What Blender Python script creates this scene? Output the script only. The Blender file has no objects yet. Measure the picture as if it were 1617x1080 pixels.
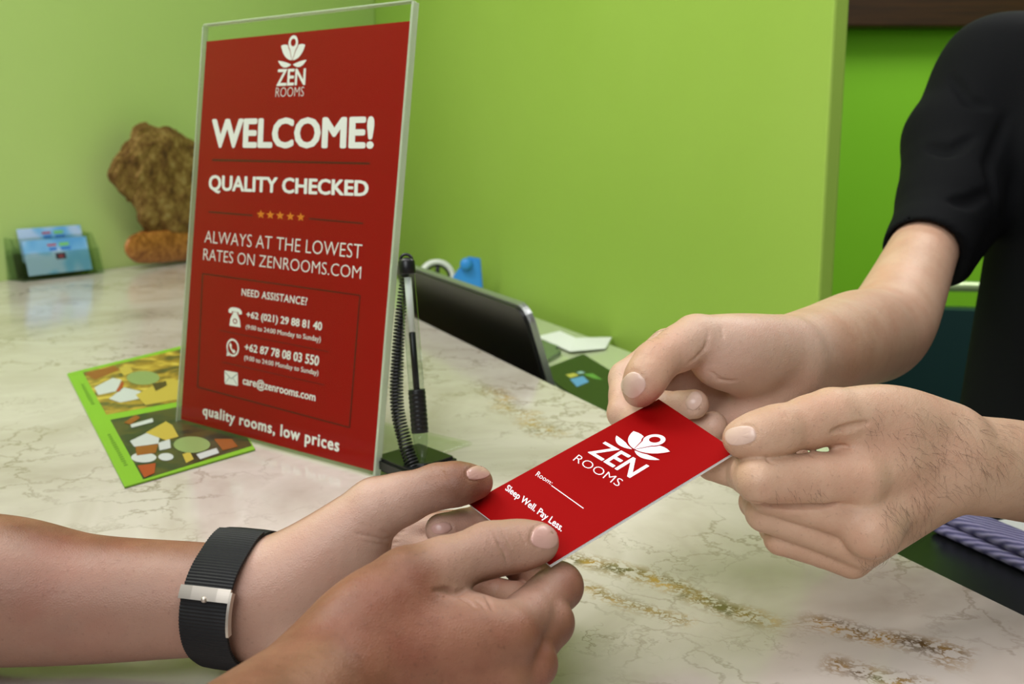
import bpy, bmesh, math, random
import numpy as np
from mathutils import Vector

# ------------------------------------------------------------------ camera
S = bpy.context.scene
COL = S.collection
FPX, CX, CY = 1650.0, 808.5, 540.0
PITCH = math.atan(310.0 / FPX)
ZC = 1.05                      # height of the marble counter top
CAMZ = ZC + 0.235
CAM = np.array([0, 0, CAMZ])
FW = np.array([0, math.cos(PITCH), -math.sin(PITCH)])
UP = np.array([0, math.sin(PITCH), math.cos(PITCH)])
RT = np.array([1.0, 0, 0])

cd = bpy.data.cameras.new('camera')
cam = bpy.data.objects.new('camera', cd)
COL.objects.link(cam)
cam.location = (0, 0, CAMZ)
cam.rotation_euler = (math.pi / 2 - PITCH, 0, 0)
cd.sensor_width = 36
cd.lens = 36 * FPX / 1617
cd.clip_start = 0.02
cd.dof.use_dof = True
cd.dof.focus_distance = 0.50
cd.dof.aperture_fstop = 15
S.camera = cam

# ------------------------------------------------------------------ light
w = bpy.data.worlds.new('world')
S.world = w
w.use_nodes = True
w.node_tree.nodes['Background'].inputs[0].default_value = (0.93, 0.96, 1.0, 1)
w.node_tree.nodes['Background'].inputs[1].default_value = 0.16


def area(name, loc, target, size, power, col=(1, 1, 1)):
    l = bpy.data.lights.new(name, 'AREA')
    l.shape = 'RECTANGLE'
    l.size, l.size_y = size
    l.energy = power
    l.color = col
    o = bpy.data.objects.new(name, l)
    COL.objects.link(o)
    o.location = loc
    o.rotation_euler = (Vector(target) - Vector(loc)).to_track_quat('-Z', 'Y').to_euler()
    return o


area('ceiling_light', (0.1, 0.45, 2.75), (0.1, 0.6, 1.0), (1.3, 1.0), 13, (1, 0.99, 0.98))
area('wall_fill_light', (-0.95, 0.9, 2.75), (-0.75, 1.3, 1.0), (0.9, 0.6), 23, (1, 0.99, 0.98))  # added fill to brighten the walls, no known lamp here
area('alcove_fill_light', (1.25, 1.75, 2.7), (1.1, 2.0, 1.0), (0.8, 0.8), 25, (1, 0.99, 0.97))  # extra lamp put in to lift the alcove wall and rim the host's arm
area('front_fill_light', (-0.65, -1.25, 2.45), (0.0, 0.7, 1.15), (1.4, 1.1), 33, (0.96, 0.98, 1.0))  # added soft fill from behind the viewer, no known window there
S.view_settings.view_transform = 'Standard'
S.view_settings.look = 'None'
S.view_settings.gamma = 1
S.view_settings.use_curve_mapping = False
S.view_settings.exposure = 0.0


# ------------------------------------------------------------------ helpers
def ray(x, y):
    return FW + RT * ((x - CX) / FPX) + UP * ((CY - y) / FPX)


def P(x, y, d):
    return CAM + d * ray(x, y)


def Pz(x, y, z):
    r = ray(x, y)
    return CAM + r * ((z - CAMZ) / r[2])


def Pp(x, y, p0, n):
    r = ray(x, y)
    return CAM + r * (np.dot(np.array(p0) - CAM, n) / np.dot(r, n))


def unit(v):
    v = np.array(v, float)
    return v / np.linalg.norm(v)


def lin(c):
    out = []
    for v in c[:3]:
        v /= 255.0
        out.append(v / 12.92 if v <= 0.04045 else ((v + 0.055) / 1.055) ** 2.4)
    return (*out, 1)


def mat(name, c, rough=0.5, spec=0.5, metal=0, trans=0, ior=1.45, coat=0, sss=0):
    m = bpy.data.materials.new(name)
    m.use_nodes = True
    b = m.node_tree.nodes['Principled BSDF']
    b.inputs['Base Color'].default_value = lin(c)
    b.inputs['Roughness'].default_value = rough
    b.inputs['Specular IOR Level'].default_value = spec
    b.inputs['Metallic'].default_value = metal
    b.inputs['Transmission Weight'].default_value = trans
    b.inputs['IOR'].default_value = ior
    b.inputs['Coat Weight'].default_value = coat
    if sss:
        b.inputs['Subsurface Weight'].default_value = sss
        b.inputs['Subsurface Radius'].default_value = (1.0, 0.35, 0.2)
        b.inputs['Subsurface Scale'].default_value = 0.004
    return m


class N:
    """little node helper"""
    def __init__(self, m):
        self.t = m.node_tree
        self.b = self.t.nodes['Principled BSDF']

    def add(self, typ, **kw):
        n = self.t.nodes.new(typ)
        ins = kw.pop('ins', {})
        for k, v in kw.items():
            setattr(n, k, v)
        for k, v in ins.items():
            if hasattr(v, 'is_output'):
                self.t.links.new(v, n.inputs[k])
            else:
                n.inputs[k].default_value = v
        return n

    def link(self, a, b):
        self.t.links.new(a, b)

    def coord(self, scale=(1, 1, 1), loc=(0, 0, 0), rot=(0, 0, 0)):
        c = self.add('ShaderNodeTexCoord')
        mp = self.add('ShaderNodeMapping', ins={'Vector': c.outputs['Object'], 'Location': loc,
                                                'Rotation': rot, 'Scale': scale})
        return mp.outputs[0]

    def noise(self, vec, scale, detail=4, rough=0.55, dist=0):
        return self.add('ShaderNodeTexNoise', ins={'Vector': vec, 'Scale': scale, 'Detail': detail,
                                                   'Roughness': rough, 'Distortion': dist}).outputs['Fac']

    def ramp(self, fac, stops):
        r = self.add('ShaderNodeValToRGB', ins={'Fac': fac})
        e = r.color_ramp.elements
        while len(e) > 1:
            e.remove(e[-1])
        for i, (p, c) in enumerate(stops):
            el = e[0] if i == 0 else e.new(p)
            el.position = p
            el.color = c if len(c) == 4 else lin(c)
        return r.outputs['Color']

    def mix(self, fac, a, b, mode='MIX'):
        m = self.add('ShaderNodeMix', data_type='RGBA', blend_type=mode)
        for sock, v in ((m.inputs[0], fac), (m.inputs[6], a), (m.inputs[7], b)):
            if hasattr(v, 'is_output'):
                self.link(v, sock)
            else:
                sock.default_value = v
        return m.outputs[2]

    def math(self, op, a, b=0.0):
        m = self.add('ShaderNodeMath', operation=op)
        for i, v in enumerate((a, b)):
            if hasattr(v, 'is_output'):
                self.link(v, m.inputs[i])
            else:
                m.inputs[i].default_value = v
        return m.outputs[0]

    def bump(self, h, strength=0.3, dist=0.001):
        b = self.add('ShaderNodeBump', ins={'Height': h, 'Strength': strength, 'Distance': dist})
        self.link(b.outputs[0], self.b.inputs['Normal'])

    def color(self, c):
        self.link(c, self.b.inputs['Base Color'])


def obj_from(name, verts, faces, m=None, parent=None, smooth=False):
    me = bpy.data.meshes.new(name)
    me.from_pydata([tuple(map(float, v)) for v in verts], [], [tuple(map(int, f)) for f in faces])
    me.update()
    if smooth:
        me.polygons.foreach_set('use_smooth', [True] * len(me.polygons))
    if m:
        me.materials.append(m)
    o = bpy.data.objects.new(name, me)
    COL.objects.link(o)
    if parent:
        attach(o, parent)
    return o


def attach(o, parent):
    o.parent = parent
    o.matrix_parent_inverse = parent_matrix(parent).inverted()


def parent_matrix(p):
    from mathutils import Matrix
    M = p.matrix_basis.copy()
    if p.parent:
        M = parent_matrix(p.parent) @ p.matrix_parent_inverse @ M
    return M


def bm_obj(name, bm, m=None, parent=None, smooth=False):
    me = bpy.data.meshes.new(name)
    bmesh.ops.recalc_face_normals(bm, faces=bm.faces)
    bm.to_mesh(me)
    bm.free()
    if smooth:
        me.polygons.foreach_set('use_smooth', [True] * len(me.polygons))
    if m:
        me.materials.append(m)
    o = bpy.data.objects.new(name, me)
    COL.objects.link(o)
    if parent:
        attach(o, parent)
    return o


def thing(name, loc, label, cat, group=None):
    o = bpy.data.objects.new(name, None)
    o.empty_display_size = 0.02
    COL.objects.link(o)
    o.location = tuple(map(float, loc))
    tag(o, label, cat, group)
    return o


def tag(o, label, cat, group=None):
    o['label'] = label
    o['category'] = cat
    if group:
        o['group'] = group
    return o


def frame_box(bm, o, ax, ay, az, lo, hi, bev=0.0, seg=2):
    """box in a local frame (o origin, ax, ay, az axes), from lo to hi, bevelled"""
    b2 = bmesh.new()
    vs = []
    for k in (0, 1):
        for j in (0, 1):
            for i in (0, 1):
                c = [(lo, hi)[i][0], (lo, hi)[j][1], (lo, hi)[k][2]]
                vs.append(b2.verts.new(c))
    for f in ((0, 2, 3, 1), (4, 5, 7, 6), (0, 1, 5, 4), (2, 6, 7, 3), (0, 4, 6, 2), (1, 3, 7, 5)):
        b2.faces.new([vs[i] for i in f])
    if bev > 0:
        bmesh.ops.bevel(b2, geom=b2.edges[:], offset=bev, segments=seg, profile=0.5, affect='EDGES')
    merge(bm, b2, o, ax, ay, az)


def merge(bm, b2, o, ax, ay, az):
    o, ax, ay, az = [np.array(v, float) for v in (o, ax, ay, az)]
    mp = {}
    for v in b2.verts:
        mp[v] = bm.verts.new(o + ax * v.co.x + ay * v.co.y + az * v.co.z)
    for f in b2.faces:
        try:
            bm.faces.new([mp[v] for v in f.verts])
        except ValueError:
            pass
    b2.free()


def prism(bm, pts, o, ax, ay, az, z0, z1, bev=0.0):
    b2 = bmesh.new()
    lo = [b2.verts.new((p[0], p[1], z0)) for p in pts]
    hi = [b2.verts.new((p[0], p[1], z1)) for p in pts]
    n = len(pts)
    b2.faces.new(lo[::-1])
    b2.faces.new(hi)
    for i in range(n):
        b2.faces.new([lo[i], lo[(i + 1) % n], hi[(i + 1) % n], hi[i]])
    if bev:
        bmesh.ops.bevel(b2, geom=[e for e in b2.edges if abs(e.verts[0].co.z - e.verts[1].co.z) < 1e-7],
                        offset=bev, segments=2, affect='EDGES')
    merge(bm, b2, o, ax, ay, az)


def tube(bm, pts, r, n=12, closed=False, caps=True):
    pts = [np.array(p, float) for p in pts]
    rs = r if hasattr(r, '__len__') else [r] * len(pts)
    rings = []
    L = len(pts)
    ref = None
    for i, p in enumerate(pts):
        if closed:
            t = unit(pts[(i + 1) % L] - pts[i - 1])
        else:
            t = unit(pts[min(i + 1, L - 1)] - pts[max(i - 1, 0)])
        if ref is None:
            ref = unit(np.cross(t, [0.3, 0.5, 0.81]))
        ref = unit(ref - t * np.dot(ref, t))
        b = np.cross(t, ref)
        rings.append([bm.verts.new(p + rs[i] * (math.cos(a) * ref + math.sin(a) * b))
                      for a in np.linspace(0, 2 * math.pi, n, endpoint=False)])
    for i in range(L if closed else L - 1):
        A, B = rings[i], rings[(i + 1) % L]
        for j in range(n):
            bm.faces.new([A[j], A[(j + 1) % n], B[(j + 1) % n], B[j]])
    if caps and not closed:
        bm.faces.new(rings[0][::-1])
        bm.faces.new(rings[-1])


def lathe(bm, o, axis, prof, n=32, a0=0.0):
    """prof: list of (r, h) along axis"""
    axis = unit(axis)
    u = unit(np.cross(axis, [0.31, 0.87, 0.2]))
    v = np.cross(axis, u)
    rings = []
    for r, h in prof:
        rings.append([bm.verts.new(np.array(o) + axis * h + r * (math.cos(a) * u + math.sin(a) * v))
                      for a in np.linspace(0, 2 * math.pi, n, endpoint=False)])
    for A, B in zip(rings, rings[1:]):
        for j in range(n):
            bm.faces.new([A[j], A[(j + 1) % n], B[(j + 1) % n], B[j]])
    bm.faces.new(rings[0][::-1])
    bm.faces.new(rings[-1])


# ------------------------------------------------------------------ implicit surfaces
class Vol:
    """smooth union of round cones, meshed with surface nets"""
    def __init__(self, res):
        self.ops = []
        self.res = res
        self.V = None

    def cap(self, a, b, r1, r2, k=0.004):
        self.ops.append((0, np.array(a, float), np.array(b, float), r1, r2, k))

    def build(self, pad=0.006):
        lo = np.min([np.minimum(a - r1, b - r2) for t, a, b, r1, r2, k in self.ops if t == 0]
                    + [p - r for o in self.ops if o[0] == 2 for p, r in o[1]], 0) - pad
        hi = np.max([np.maximum(a + r1, b + r2) for t, a, b, r1, r2, k in self.ops if t == 0]
                    + [p + r for o in self.ops if o[0] == 2 for p, r in o[1]], 0) + pad
        n = np.ceil((hi - lo) / self.res).astype(int) + 1
        self.lo, self.n = lo, n
        self.V = np.full(n, 0.03, np.float32)
        for op in self.ops:
            if op[0] == 3:
                for _ in range(op[5]):
                    for ax in range(3):
                        W = np.moveaxis(self.V, ax, 0)
                        W[1:-1] = 0.25 * W[:-2] + 0.5 * W[1:-1] + 0.25 * W[2:]
            elif op[0] == 2:
                keep = self.V
                self.V = np.full(n, 0.03, np.float32)
                for (a, ra), (b, rb) in zip(op[1], op[1][1:]):
                    self._apply((0, a, b, ra, rb, 0.0003))
                d, k = self.V, op[5]
                h = np.clip(0.5 + 0.5 * (keep - d) / k, 0, 1)
                self.V = keep * (1 - h) + d * h - k * h * (1 - h)
            else:
                self._apply(op)

    def _apply(self, op):
        t, a, b, r1, r2, k = op
        R = max(r1, r2)
        m = (R if t == 0 else r1) + max(2.2 * k, 0.006)
        i0 = np.clip(np.floor((np.minimum(a, b) - m - self.lo) / self.res).astype(int), 0, self.n - 1)
        i1 = np.clip(np.ceil((np.maximum(a, b) + m - self.lo) / self.res).astype(int) + 1, 1, self.n)
        ax = [((np.arange(i0[q], i1[q]) * self.res + self.lo[q]) - a[q]).astype(np.float32) for q in range(3)]
        if min(len(x) for x in ax) == 0:
            return
        X, Y, Z = ax[0][:, None, None], ax[1][None, :, None], ax[2][None, None, :]
        ba = (b - a).astype(np.float32)
        L2 = float(ba @ ba) + 1e-12
        h_ = math.sqrt(L2)
        yn = (X * ba[0] + Y * ba[1] + Z * ba[2]) / h_
        qq = np.maximum(X * X + Y * Y + Z * Z - yn * yn, 0)
        bb = (r1 - r2) / h_
        if abs(bb) >= 0.98:                # one ball swallows the other
            d = np.sqrt(qq + yn * yn) - r1 if r1 > r2 else np.sqrt(qq + (yn - h_) ** 2) - r2
        else:                              # exact round cone
            aa = math.sqrt(1 - bb * bb)
            qr = np.sqrt(qq)
            kk = -bb * qr + aa * yn
            d = np.where(kk < 0, np.sqrt(qq + yn * yn) - r1,
                         np.where(kk > aa * h_, np.sqrt(qq + (yn - h_) ** 2) - r2, aa * qr + bb * yn - r1))
        sl = self.V[i0[0]:i1[0], i0[1]:i1[1], i0[2]:i1[2]]
        if t == 0:
            h = np.clip(0.5 + 0.5 * (sl - d) / k, 0, 1)
            sl[...] = sl * (1 - h) + d * h - k * h * (1 - h)
        else:
            d = -d
            h = np.clip(0.5 - 0.5 * (sl - d) / k, 0, 1)
            sl[...] = sl * (1 - h) + d * h + k * h * (1 - h)

    def chain(self, q, k):
        """polyline of round cones joined hard to each other, then blended as one piece"""
        self.ops.append((2, q, None, 0, 0, k))

    def soften(self, times):
        self.ops.append((3, None, None, 0, 0, times))

    def carve(self, pts, r, k=0.0012, taper=False):
        L = len(pts) - 1
        for i, (a, b) in enumerate(zip(pts, pts[1:])):
            f = math.sin(math.pi * (i + 0.5) / L) ** 0.7 if taper else 1.0
            self._apply((1, np.array(a), np.array(b), max(r * f, 0.0001), max(r * f, 0.0001), k))

    def sample(self, p):
        q = (p - self.lo) / self.res
        q = np.clip(q, 0, np.array(self.n) - 1.001)
        i = q.astype(int)
        f = (q - i).astype(np.float32)
        V = self.V
        out = 0
        for dx in (0, 1):
            for dy in (0, 1):
                for dz in (0, 1):
                    wgt = (f[:, 0] if dx else 1 - f[:, 0]) * (f[:, 1] if dy else 1 - f[:, 1]) * (f[:, 2] if dz else 1 - f[:, 2])
                    out = out + wgt * V[i[:, 0] + dx, i[:, 1] + dy, i[:, 2] + dz]
        return out

    def hit(self, org, dirs):
        """first surface hit of rays org + t*dir (dirs N,3); returns points, normals, ok"""
        dirs = dirs / np.linalg.norm(dirs, axis=1)[:, None]
        org = np.broadcast_to(np.array(org, float), dirs.shape)
        c = self.lo + np.array(self.n) * self.res / 2
        rad = np.linalg.norm(np.array(self.n) * self.res) / 2
        t0 = np.einsum('ij,ij->i', c - org, dirs) - rad
        t = np.maximum(t0, 0)
        end = t0 + 2 * rad
        done = np.zeros(len(t), bool)
        hi = self.lo + (np.array(self.n) - 1) * self.res
        for _ in range(1200):
            p = org + dirs * t[:, None]
            ins = np.all((p > self.lo) & (p < hi), 1)
            v = np.where(ins, self.sample(p), 0.004)
            done |= (v < 0.00005) & ins
            t = np.where(done, t, t + np.clip(v * 0.7, 0.0002, 0.004))
            if np.all(done | (t > end)):
                break
        p = org + dirs * t[:, None]
        e = self.res
        g = np.stack([self.sample(p + np.eye(3)[i] * e) - self.sample(p - np.eye(3)[i] * e) for i in range(3)], 1)
        g /= np.linalg.norm(g, axis=1)[:, None] + 1e-9
        return p, g, done

    def px(self, pts):
        return self.hit(CAM, np.array([ray(x, y) for x, y in pts]))

    def mesh(self):
        V = self.V
        s = V < 0
        nx, ny, nz = V.shape
        c = np.zeros((nx - 1, ny - 1, nz - 1), np.int8)
        for dx in (0, 1):
            for dy in (0, 1):
                for dz in (0, 1):
                    c += s[dx:nx - 1 + dx, dy:ny - 1 + dy, dz:nz - 1 + dz]
        act = np.argwhere((c > 0) & (c < 8))
        idx = np.full(c.shape, -1, np.int32)
        idx[act[:, 0], act[:, 1], act[:, 2]] = np.arange(len(act))
        pos = np.zeros((len(act), 3))
        cnt = np.zeros(len(act))
        corners = [(i, j, k) for i in (0, 1) for j in (0, 1) for k in (0, 1)]
        vals = {q: V[act[:, 0] + q[0], act[:, 1] + q[1], act[:, 2] + q[2]] for q in corners}
        for q in corners:
            for a in range(3):
                if q[a] == 0:
                    q2 = tuple(1 if i == a else q[i] for i in range(3))
                    v0, v1 = vals[q], vals[q2]
                    m = (v0 < 0) != (v1 < 0)
                    tt = np.where(m, v0 / np.where(m, v0 - v1, 1), 0)
                    pt = np.tile(np.array(q, float), (len(act), 1))
                    pt[:, a] = tt
                    pos += np.where(m[:, None], pt, 0)
                    cnt += m
        verts = self.lo + (act + pos / cnt[:, None]) * self.res
        faces = []
        for a in range(3):
            sh = [nx, ny, nz]
            sl0 = [slice(1, sh[i] - 1) if i != a else slice(0, sh[i] - 1) for i in range(3)]
            sl1 = [slice(1, sh[i] - 1) if i != a else slice(1, sh[i]) for i in range(3)]
            A, B = s[tuple(sl0)], s[tuple(sl1)]
            e = np.argwhere(A != B)
            fl = A[e[:, 0], e[:, 1], e[:, 2]]
            off = np.array([1 if i != a else 0 for i in range(3)])
            e = e + off
            b1, b2 = [(1, 2), (2, 0), (0, 1)][a]
            quad = []
            for (o1, o2) in ((1, 1), (0, 1), (0, 0), (1, 0)):
                q = e.copy()
                q[:, b1] -= o1
                q[:, b2] -= o2
                quad.append(idx[q[:, 0], q[:, 1], q[:, 2]])
            quad = np.stack(quad, 1)
            quad[~fl] = quad[~fl][:, ::-1]
            faces.append(quad)
        F = np.concatenate(faces)
        F = F[(F >= 0).all(1)]
        # relax, then pull back onto the surface
        def relax(vt, lam):
            acc = np.zeros_like(vt)
            num = np.zeros(len(vt))
            for i in range(4):
                x, y = F[:, i], F[:, (i + 1) % 4]
                for q in range(3):
                    acc[:, q] += np.bincount(x, vt[y, q], len(vt)) + np.bincount(y, vt[x, q], len(vt))
                num += np.bincount(x, minlength=len(vt)) + np.bincount(y, minlength=len(vt))
            return vt + lam * (acc / np.maximum(num, 1)[:, None] - vt)
        for _ in range(2):
            verts = relax(verts, 0.6)
            e = self.res * 0.5
            val = self.sample(verts)
            g = np.stack([self.sample(verts + np.eye(3)[i] * e) - self.sample(verts - np.eye(3)[i] * e) for i in range(3)], 1) / (2 * e)
            gn = np.maximum((g ** 2).sum(1), 0.2)
            verts = verts - np.clip(val / gn, -self.res, self.res)[:, None] * g
        verts = relax(verts, 0.5)
        verts = relax(verts, -0.52)
        return verts, F


def np_obj(name, parts, m, parent=None, palms=()):
    vs, fs, off = [], [], 0
    for v, f in parts:
        vs.append(v)
        fs.append(f + off)
        off += len(v)
    v, f = np.concatenate(vs), np.concatenate(fs)
    me = bpy.data.meshes.new(name)
    me.vertices.add(len(v))
    me.vertices.foreach_set('co', v.astype(np.float32).ravel())
    me.loops.add(f.size)
    me.loops.foreach_set('vertex_index', f.astype(np.int32).ravel())
    me.polygons.add(len(f))
    me.polygons.foreach_set('loop_start', np.arange(0, f.size, 4, dtype=np.int32))
    me.polygons.foreach_set('loop_total', np.full(len(f), 4, np.int32))
    me.polygons.foreach_set('use_smooth', np.ones(len(f), bool))
    me.update(calc_edges=True)
    me.validate()
    if palms:                      # paler skin of the palm and the inner arm, and the near thumb's back
        nr = np.zeros(len(me.vertices) * 3, np.float32)
        me.vertices.foreach_get('normal', nr)
        nr = nr.reshape(-1, 3)
        fac = np.zeros(len(me.vertices))
        vv = np.zeros(len(me.vertices) * 3, np.float32)
        me.vertices.foreach_get('co', vv)
        vv = vv.reshape(-1, 3)
        for c, r, d, amt in palms:
            t = np.clip((1 - np.linalg.norm(vv - c, axis=1) / r) / 0.45, 0, 1)
            s = np.clip((nr @ d + 0.25) / 0.6, 0, 1)
            fac = np.maximum(fac, amt * t * t * (3 - 2 * t) * s * s * (3 - 2 * s))
        at = me.attributes.new('palm', 'FLOAT', 'POINT')
        at.data.foreach_set('value', fac.astype(np.float32))
    me.materials.append(m)
    o = bpy.data.objects.new(name, me)
    COL.objects.link(o)
    if parent:
        attach(o, parent)
    return o


# ------------------------------------------------------------------ materials
def wall_mat(name, c, c2):
    m = mat(name, c, 0.6, 0.3)
    n = N(m)
    v = n.coord()
    f = n.noise(v, 2.2, 3)
    n.color(n.ramp(f, [(0.3, c), (0.7, c2)]))
    n.bump(n.noise(v, 160, 3), 0.12, 0.002)
    return m


M_wall = wall_mat('green_paint', (178, 202, 121), (183, 206, 127))
M_wallb = wall_mat('green_paint_back', (150, 182, 74), (155, 186, 80))
M_wall2 = wall_mat('deep_green_paint', (126, 190, 36), (131, 193, 42))
M_floor = mat('floor_tile', (150, 140, 125), 0.4)
M_white = mat('white_print', (246, 242, 248), 0.5)
M_paper = mat('white_paper', (240, 240, 240), 0.6)
M_red = mat('red_print', (152, 10, 14), 0.5, 0.12)
M_cardred = mat('red_card', (146, 6, 8), 0.6, 0.05)
M_dark = mat('dark_red_print', (88, 10, 14), 0.35, 0.4)
M_orange = mat('orange_print', (226, 128, 36), 0.4)


def thin_clear(name, tint, rough=0.03, ior=1.3):
    """thin clear plastic: passes light straight through, reflects by Fresnel"""
    m = bpy.data.materials.new(name)
    m.use_nodes = True
    t = m.node_tree
    t.nodes.remove(t.nodes['Principled BSDF'])
    tr = t.nodes.new('ShaderNodeBsdfTransparent')
    tr.inputs[0].default_value = lin(tint)
    gl = t.nodes.new('ShaderNodeBsdfGlossy')
    gl.inputs['Roughness'].default_value = rough
    lw = t.nodes.new('ShaderNodeLayerWeight')
    lw.inputs[0].default_value = 0.5
    pw = t.nodes.new('ShaderNodeMath')
    pw.operation = 'POWER'
    t.links.new(lw.outputs['Facing'], pw.inputs[0])
    pw.inputs[1].default_value = 5.0
    fr = t.nodes.new('ShaderNodeMath')
    fr.operation = 'MULTIPLY_ADD'
    t.links.new(pw.outputs[0], fr.inputs[0])
    fr.inputs[1].default_value = 0.8
    fr.inputs[2].default_value = ((ior - 1) / (ior + 1)) ** 2
    mx = t.nodes.new('ShaderNodeMixShader')
    t.links.new(fr.outputs[0], mx.inputs[0])
    t.links.new(tr.outputs[0], mx.inputs[1])
    t.links.new(gl.outputs[0], mx.inputs[2])
    t.links.new(mx.outputs[0], t.nodes['Material Output'].inputs[0])
    return m


M_acrylic = thin_clear('clear_acrylic', (251, 253, 249), 0.03, 1.16)
M_black = mat('black_plastic', (14, 15, 16), 0.35)
M_steel = mat('brushed_steel', (205, 196, 184), 0.42, metal=0.85)
M_silver = mat('silver_rim', (190, 192, 192), 0.3, metal=0.8)


def marble():
    m = mat('marble', (205, 198, 184), 0.16, 0.75)
    n = N(m)
    v = n.coord()
    big = n.noise(v, 5, 5, 0.6, 0.6)
    base = n.ramp(big, [(0.26, (162, 148, 136)), (0.42, (190, 178, 169)), (0.58, (206, 195, 188)), (0.70, (182, 168, 158)), (0.85, (198, 185, 172))])
    # fine dark veins
    v2 = n.coord(scale=(1, 1.0, 1), rot=(0, 0, 0.5))
    dn = n.add('ShaderNodeTexNoise', ins={'Vector': v2, 'Scale': 9, 'Detail': 6, 'Roughness': 0.65})
    vv = n.add('ShaderNodeMix', data_type='RGBA', ins={0: 0.12})
    n.link(v2, vv.inputs[6])
    n.link(dn.outputs['Color'], vv.inputs[7])
    vor = n.add('ShaderNodeTexVoronoi', feature='DISTANCE_TO_EDGE', ins={'Vector': vv.outputs[2], 'Scale': 24})
    vein = n.ramp(vor.outputs['Distance'], [(0.0, (1, 1, 1, 1)), (0.045, (0, 0, 0, 1))])
    msk = n.ramp(n.noise(v, 7, 3, 0.6), [(0.45, (0, 0, 0, 1)), (0.62, (1, 1, 1, 1))])
    c = n.mix(n.math('MULTIPLY', n.math('MULTIPLY', vein, msk), 0.6), base, lin((112, 94, 70)))
    vor2 = n.add('ShaderNodeTexVoronoi', feature='DISTANCE_TO_EDGE', ins={'Vector': vv.outputs[2], 'Scale': 52})
    vein2 = n.ramp(vor2.outputs['Distance'], [(0.0, (1, 1, 1, 1)), (0.05, (0, 0, 0, 1))])
    msk3 = n.ramp(n.noise(n.coord(loc=(3, 1, 0)), 11, 4, 0.65), [(0.58, (0, 0, 0, 1)), (0.70, (1, 1, 1, 1))])
    c = n.mix(n.math('MULTIPLY', n.math('MULTIPLY', vein2, msk3), 0.5), c, lin((104, 88, 62)))
    # small pits
    pit = n.ramp(n.noise(v, 95, 2, 0.5), [(0.70, (0, 0, 0, 1)), (0.76, (1, 1, 1, 1))])
    msk2 = n.ramp(n.noise(v, 6, 2, 0.5), [(0.5, (0, 0, 0, 1)), (0.64, (1, 1, 1, 1))])
    c = n.mix(n.math('MULTIPLY', n.math('MULTIPLY', pit, msk2), 0.5), c, lin((120, 104, 84)))
    # golden mineral bands running across the slab
    def band(p0, p1, width, amount, c, seed):
        p0, p1 = Pz(*p0, ZC), Pz(*p1, ZC)
        d = unit(p1 - p0)
        nr = np.array([-d[1], d[0], 0])
        L = np.linalg.norm(p1 - p0)
        co = n.add('ShaderNodeTexCoord').outputs['Object']
        wob = n.add('ShaderNodeTexNoise', ins={'Vector': co, 'Scale': 14 + seed, 'Detail': 4})
        def lincomb(vec, off):
            dp = n.add('ShaderNodeVectorMath', operation='DOT_PRODUCT', ins={0: co, 1: tuple(vec)})
            return n.math('SUBTRACT', dp.outputs['Value'], off)
        dist = n.math('ABSOLUTE', n.math('ADD', lincomb(nr, float(nr @ p0)),
                                         n.math('MULTIPLY', n.math('SUBTRACT', wob.outputs['Fac'], 0.5), width * 2.2)))
        along = n.math('ABSOLUTE', n.math('SUBTRACT', lincomb(d, float(d @ p0)), L / 2))
        f1 = n.ramp(n.math('DIVIDE', dist, width), [(0.15, (1, 1, 1, 1)), (1.0, (0, 0, 0, 1))])
        f2 = n.ramp(n.math('DIVIDE', along, L), [(0.4, (1, 1, 1, 1)), (0.56, (0, 0, 0, 1))])
        body = n.math('MULTIPLY', f1, f2)
        vo = n.add('ShaderNodeTexVoronoi', feature='DISTANCE_TO_EDGE',
                   ins={'Vector': vv.outputs[2], 'Scale': 85 + seed * 3})
        lines = n.ramp(vo.outputs['Distance'], [(0.0, (1, 1, 1, 1)), (0.16, (0, 0, 0, 1))])
        bl = n.ramp(n.noise(co, 150 + seed * 3, 4, 0.65), [(0.53, (0, 0, 0, 1)), (0.58, (1, 1, 1, 1))])
        fac = n.math('MULTIPLY', body, n.math('MULTIPLY', n.math('MAXIMUM', n.math('MULTIPLY', lines, 1.0), bl), amount))
        gold = n.ramp(n.noise(co, 40, 2), [(0.35, (92, 70, 42)), (0.55, (150, 112, 50)), (0.7, (186, 142, 62))])
        return n.mix(fac, c, gold)
    c = band((880, 870), (1240, 985), 0.014, 0.95, c, 1)
    c = band((1270, 975), (1530, 1040), 0.016, 1.0, c, 5)
    c = band((930, 930), (1090, 985), 0.010, 0.8, c, 9)
    c = band((1300, 1045), (1480, 1085), 0.014, 0.9, c, 3)
    c = band((760, 610), (880, 690), 0.020, 0.8, c, 7)
    c = band((870, 900), (950, 935), 0.007, 0.8, c, 2)
    n.color(c)
    n.link(n.ramp(n.noise(v, 40, 3), [(0.3, (0.09,) * 3 + (1,)), (0.8, (0.18,) * 3 + (1,))]), n.b.inputs['Roughness'])
    return m


M_marble = marble()


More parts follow.
